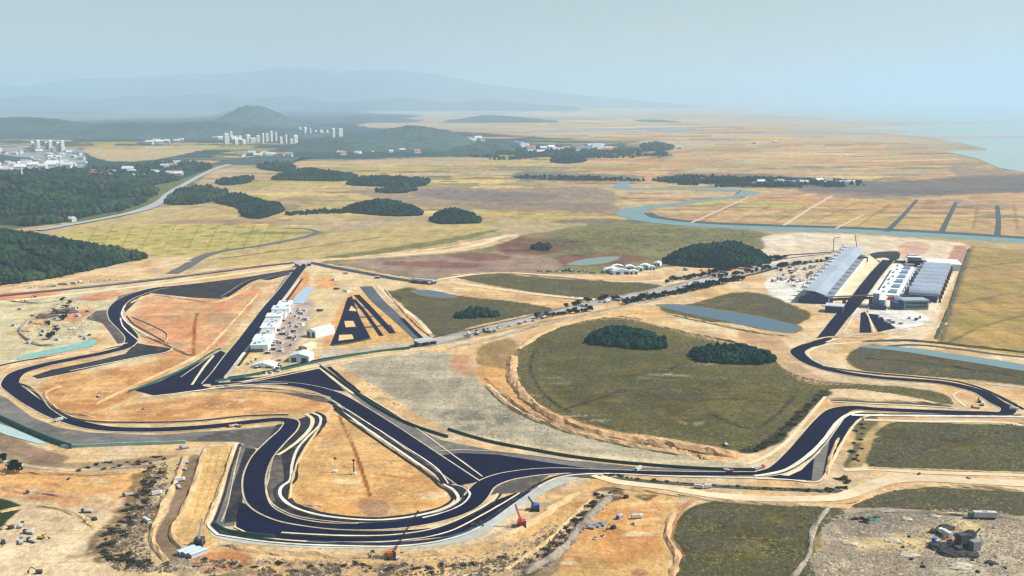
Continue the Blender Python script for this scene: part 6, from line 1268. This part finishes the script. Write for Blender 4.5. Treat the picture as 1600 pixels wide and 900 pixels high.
village([(-10,264),(30,258),(80,250),(130,252)], 60, 9, 9, 1.5, "building in the left-hand town", "left-hand town houses")
village([(2,268),(20,269),(44,264),(76,262),(112,262)], 14, 5, 2, 2.6, "large block fronting the left town", "left-hand town front", (0, 0, 0, 0))
village([(-5,240),(40,238),(100,240),(125,245)], 16, 6, 3, 2.4, "house behind the left-hand town towers", "houses behind the left-hand towers")
village([(190,281),(215,278),(235,279)], 10, 4, 2, 1.8, "house in the hamlet left of the highway", "roadside hamlet")
village([(150,298),(165,297),(160,300)], 3, 4, 1, 1.8, "lone pale house on the left wooded hill", "houses on the wooded hill")
village([(20,300),(60,294),(120,296),(180,292)], 10, 12, 6, 2.0, "pale farm building among the left woods", "farms in the left woods")
village([(140,275),(190,272),(230,270),(280,270)], 16, 12, 5, 2.2, "pale house in the woods before the yellow valley", "houses in the left woods")
village([(255,262),(275,258),(295,256)], 8, 4, 2, 2.0, "house beside the highway below the yellow valley", "valley houses")
village([(232,226),(245,224),(285,222)], 6, 4, 2, 3, "house at the head of the yellow valley", "valley head houses", (0,))
village([(305,203),(325,202),(345,218),(380,222)], 12, 6, 3, 3.2, "block beside the distant town", "middle town left houses", (0, 0, 3))
village([(370,240),(410,244),(430,240),(450,243)], 14, 8, 4, 2.0, "house on the slope below the distant apartment town", "slope houses")
village([(520,238),(570,240),(620,236),(660,240)], 10, 8, 3, 2.0, "house under the wooded hill in mid distance", "hillfoot houses")
village([(678,224),(695,221),(715,224),(730,220),(760,222)], 14, 5, 2, 2.8, "building of the village above the river plain", "plain-edge village", (0, 0, 0, 3))
village([(810,225),(822,229),(832,239),(850,236),(870,236),(900,236),(930,235),(950,240)], 30, 6, 3, 3.2, "house in the mid plain village", "mid plain village")
village([(1180,289),(1240,287),(1300,288),(1340,290)], 16, 8, 2, 1.6, "house in the far tree belt", "tree belt village")
village([(290,301),(305,297),(320,304)], 6, 5, 2, 1.5, "house by the low wood near the highway", "houses right of the highway")
village([(0,426),(8,424),(18,430),(26,436)], 5, 3, 2, 1.0, "farmhouse by the left wood", "farmhouses under the wood", (0, 3))
village([(110,345),(112,346)], 2, 1, 1, 1.6, "building beside the pale highway", "highway buildings", (0,))
village([(1265,218),(1268,219),(1053,233)], 3, 3, 1, 2.2, "tiny far building on the plain", "far plain buildings", (0,))
for k, (x_, y_, h_) in enumerate(((35,285,60),(95,268,70))):
    e_ = empty("chimney_stack", P(x_, y_), 0, ["slender white chimney on the left wooded hill", "slender white chimney at the front of the left-hand town"][k], "chimney"); tubes("shaft", [((0, 0, 0), (0, 0, h_), 3.5, 8, 2)], wpaint, e_); bx("plinth", [(-7, 7, -7, 7, 0, 5)], conc, e_)
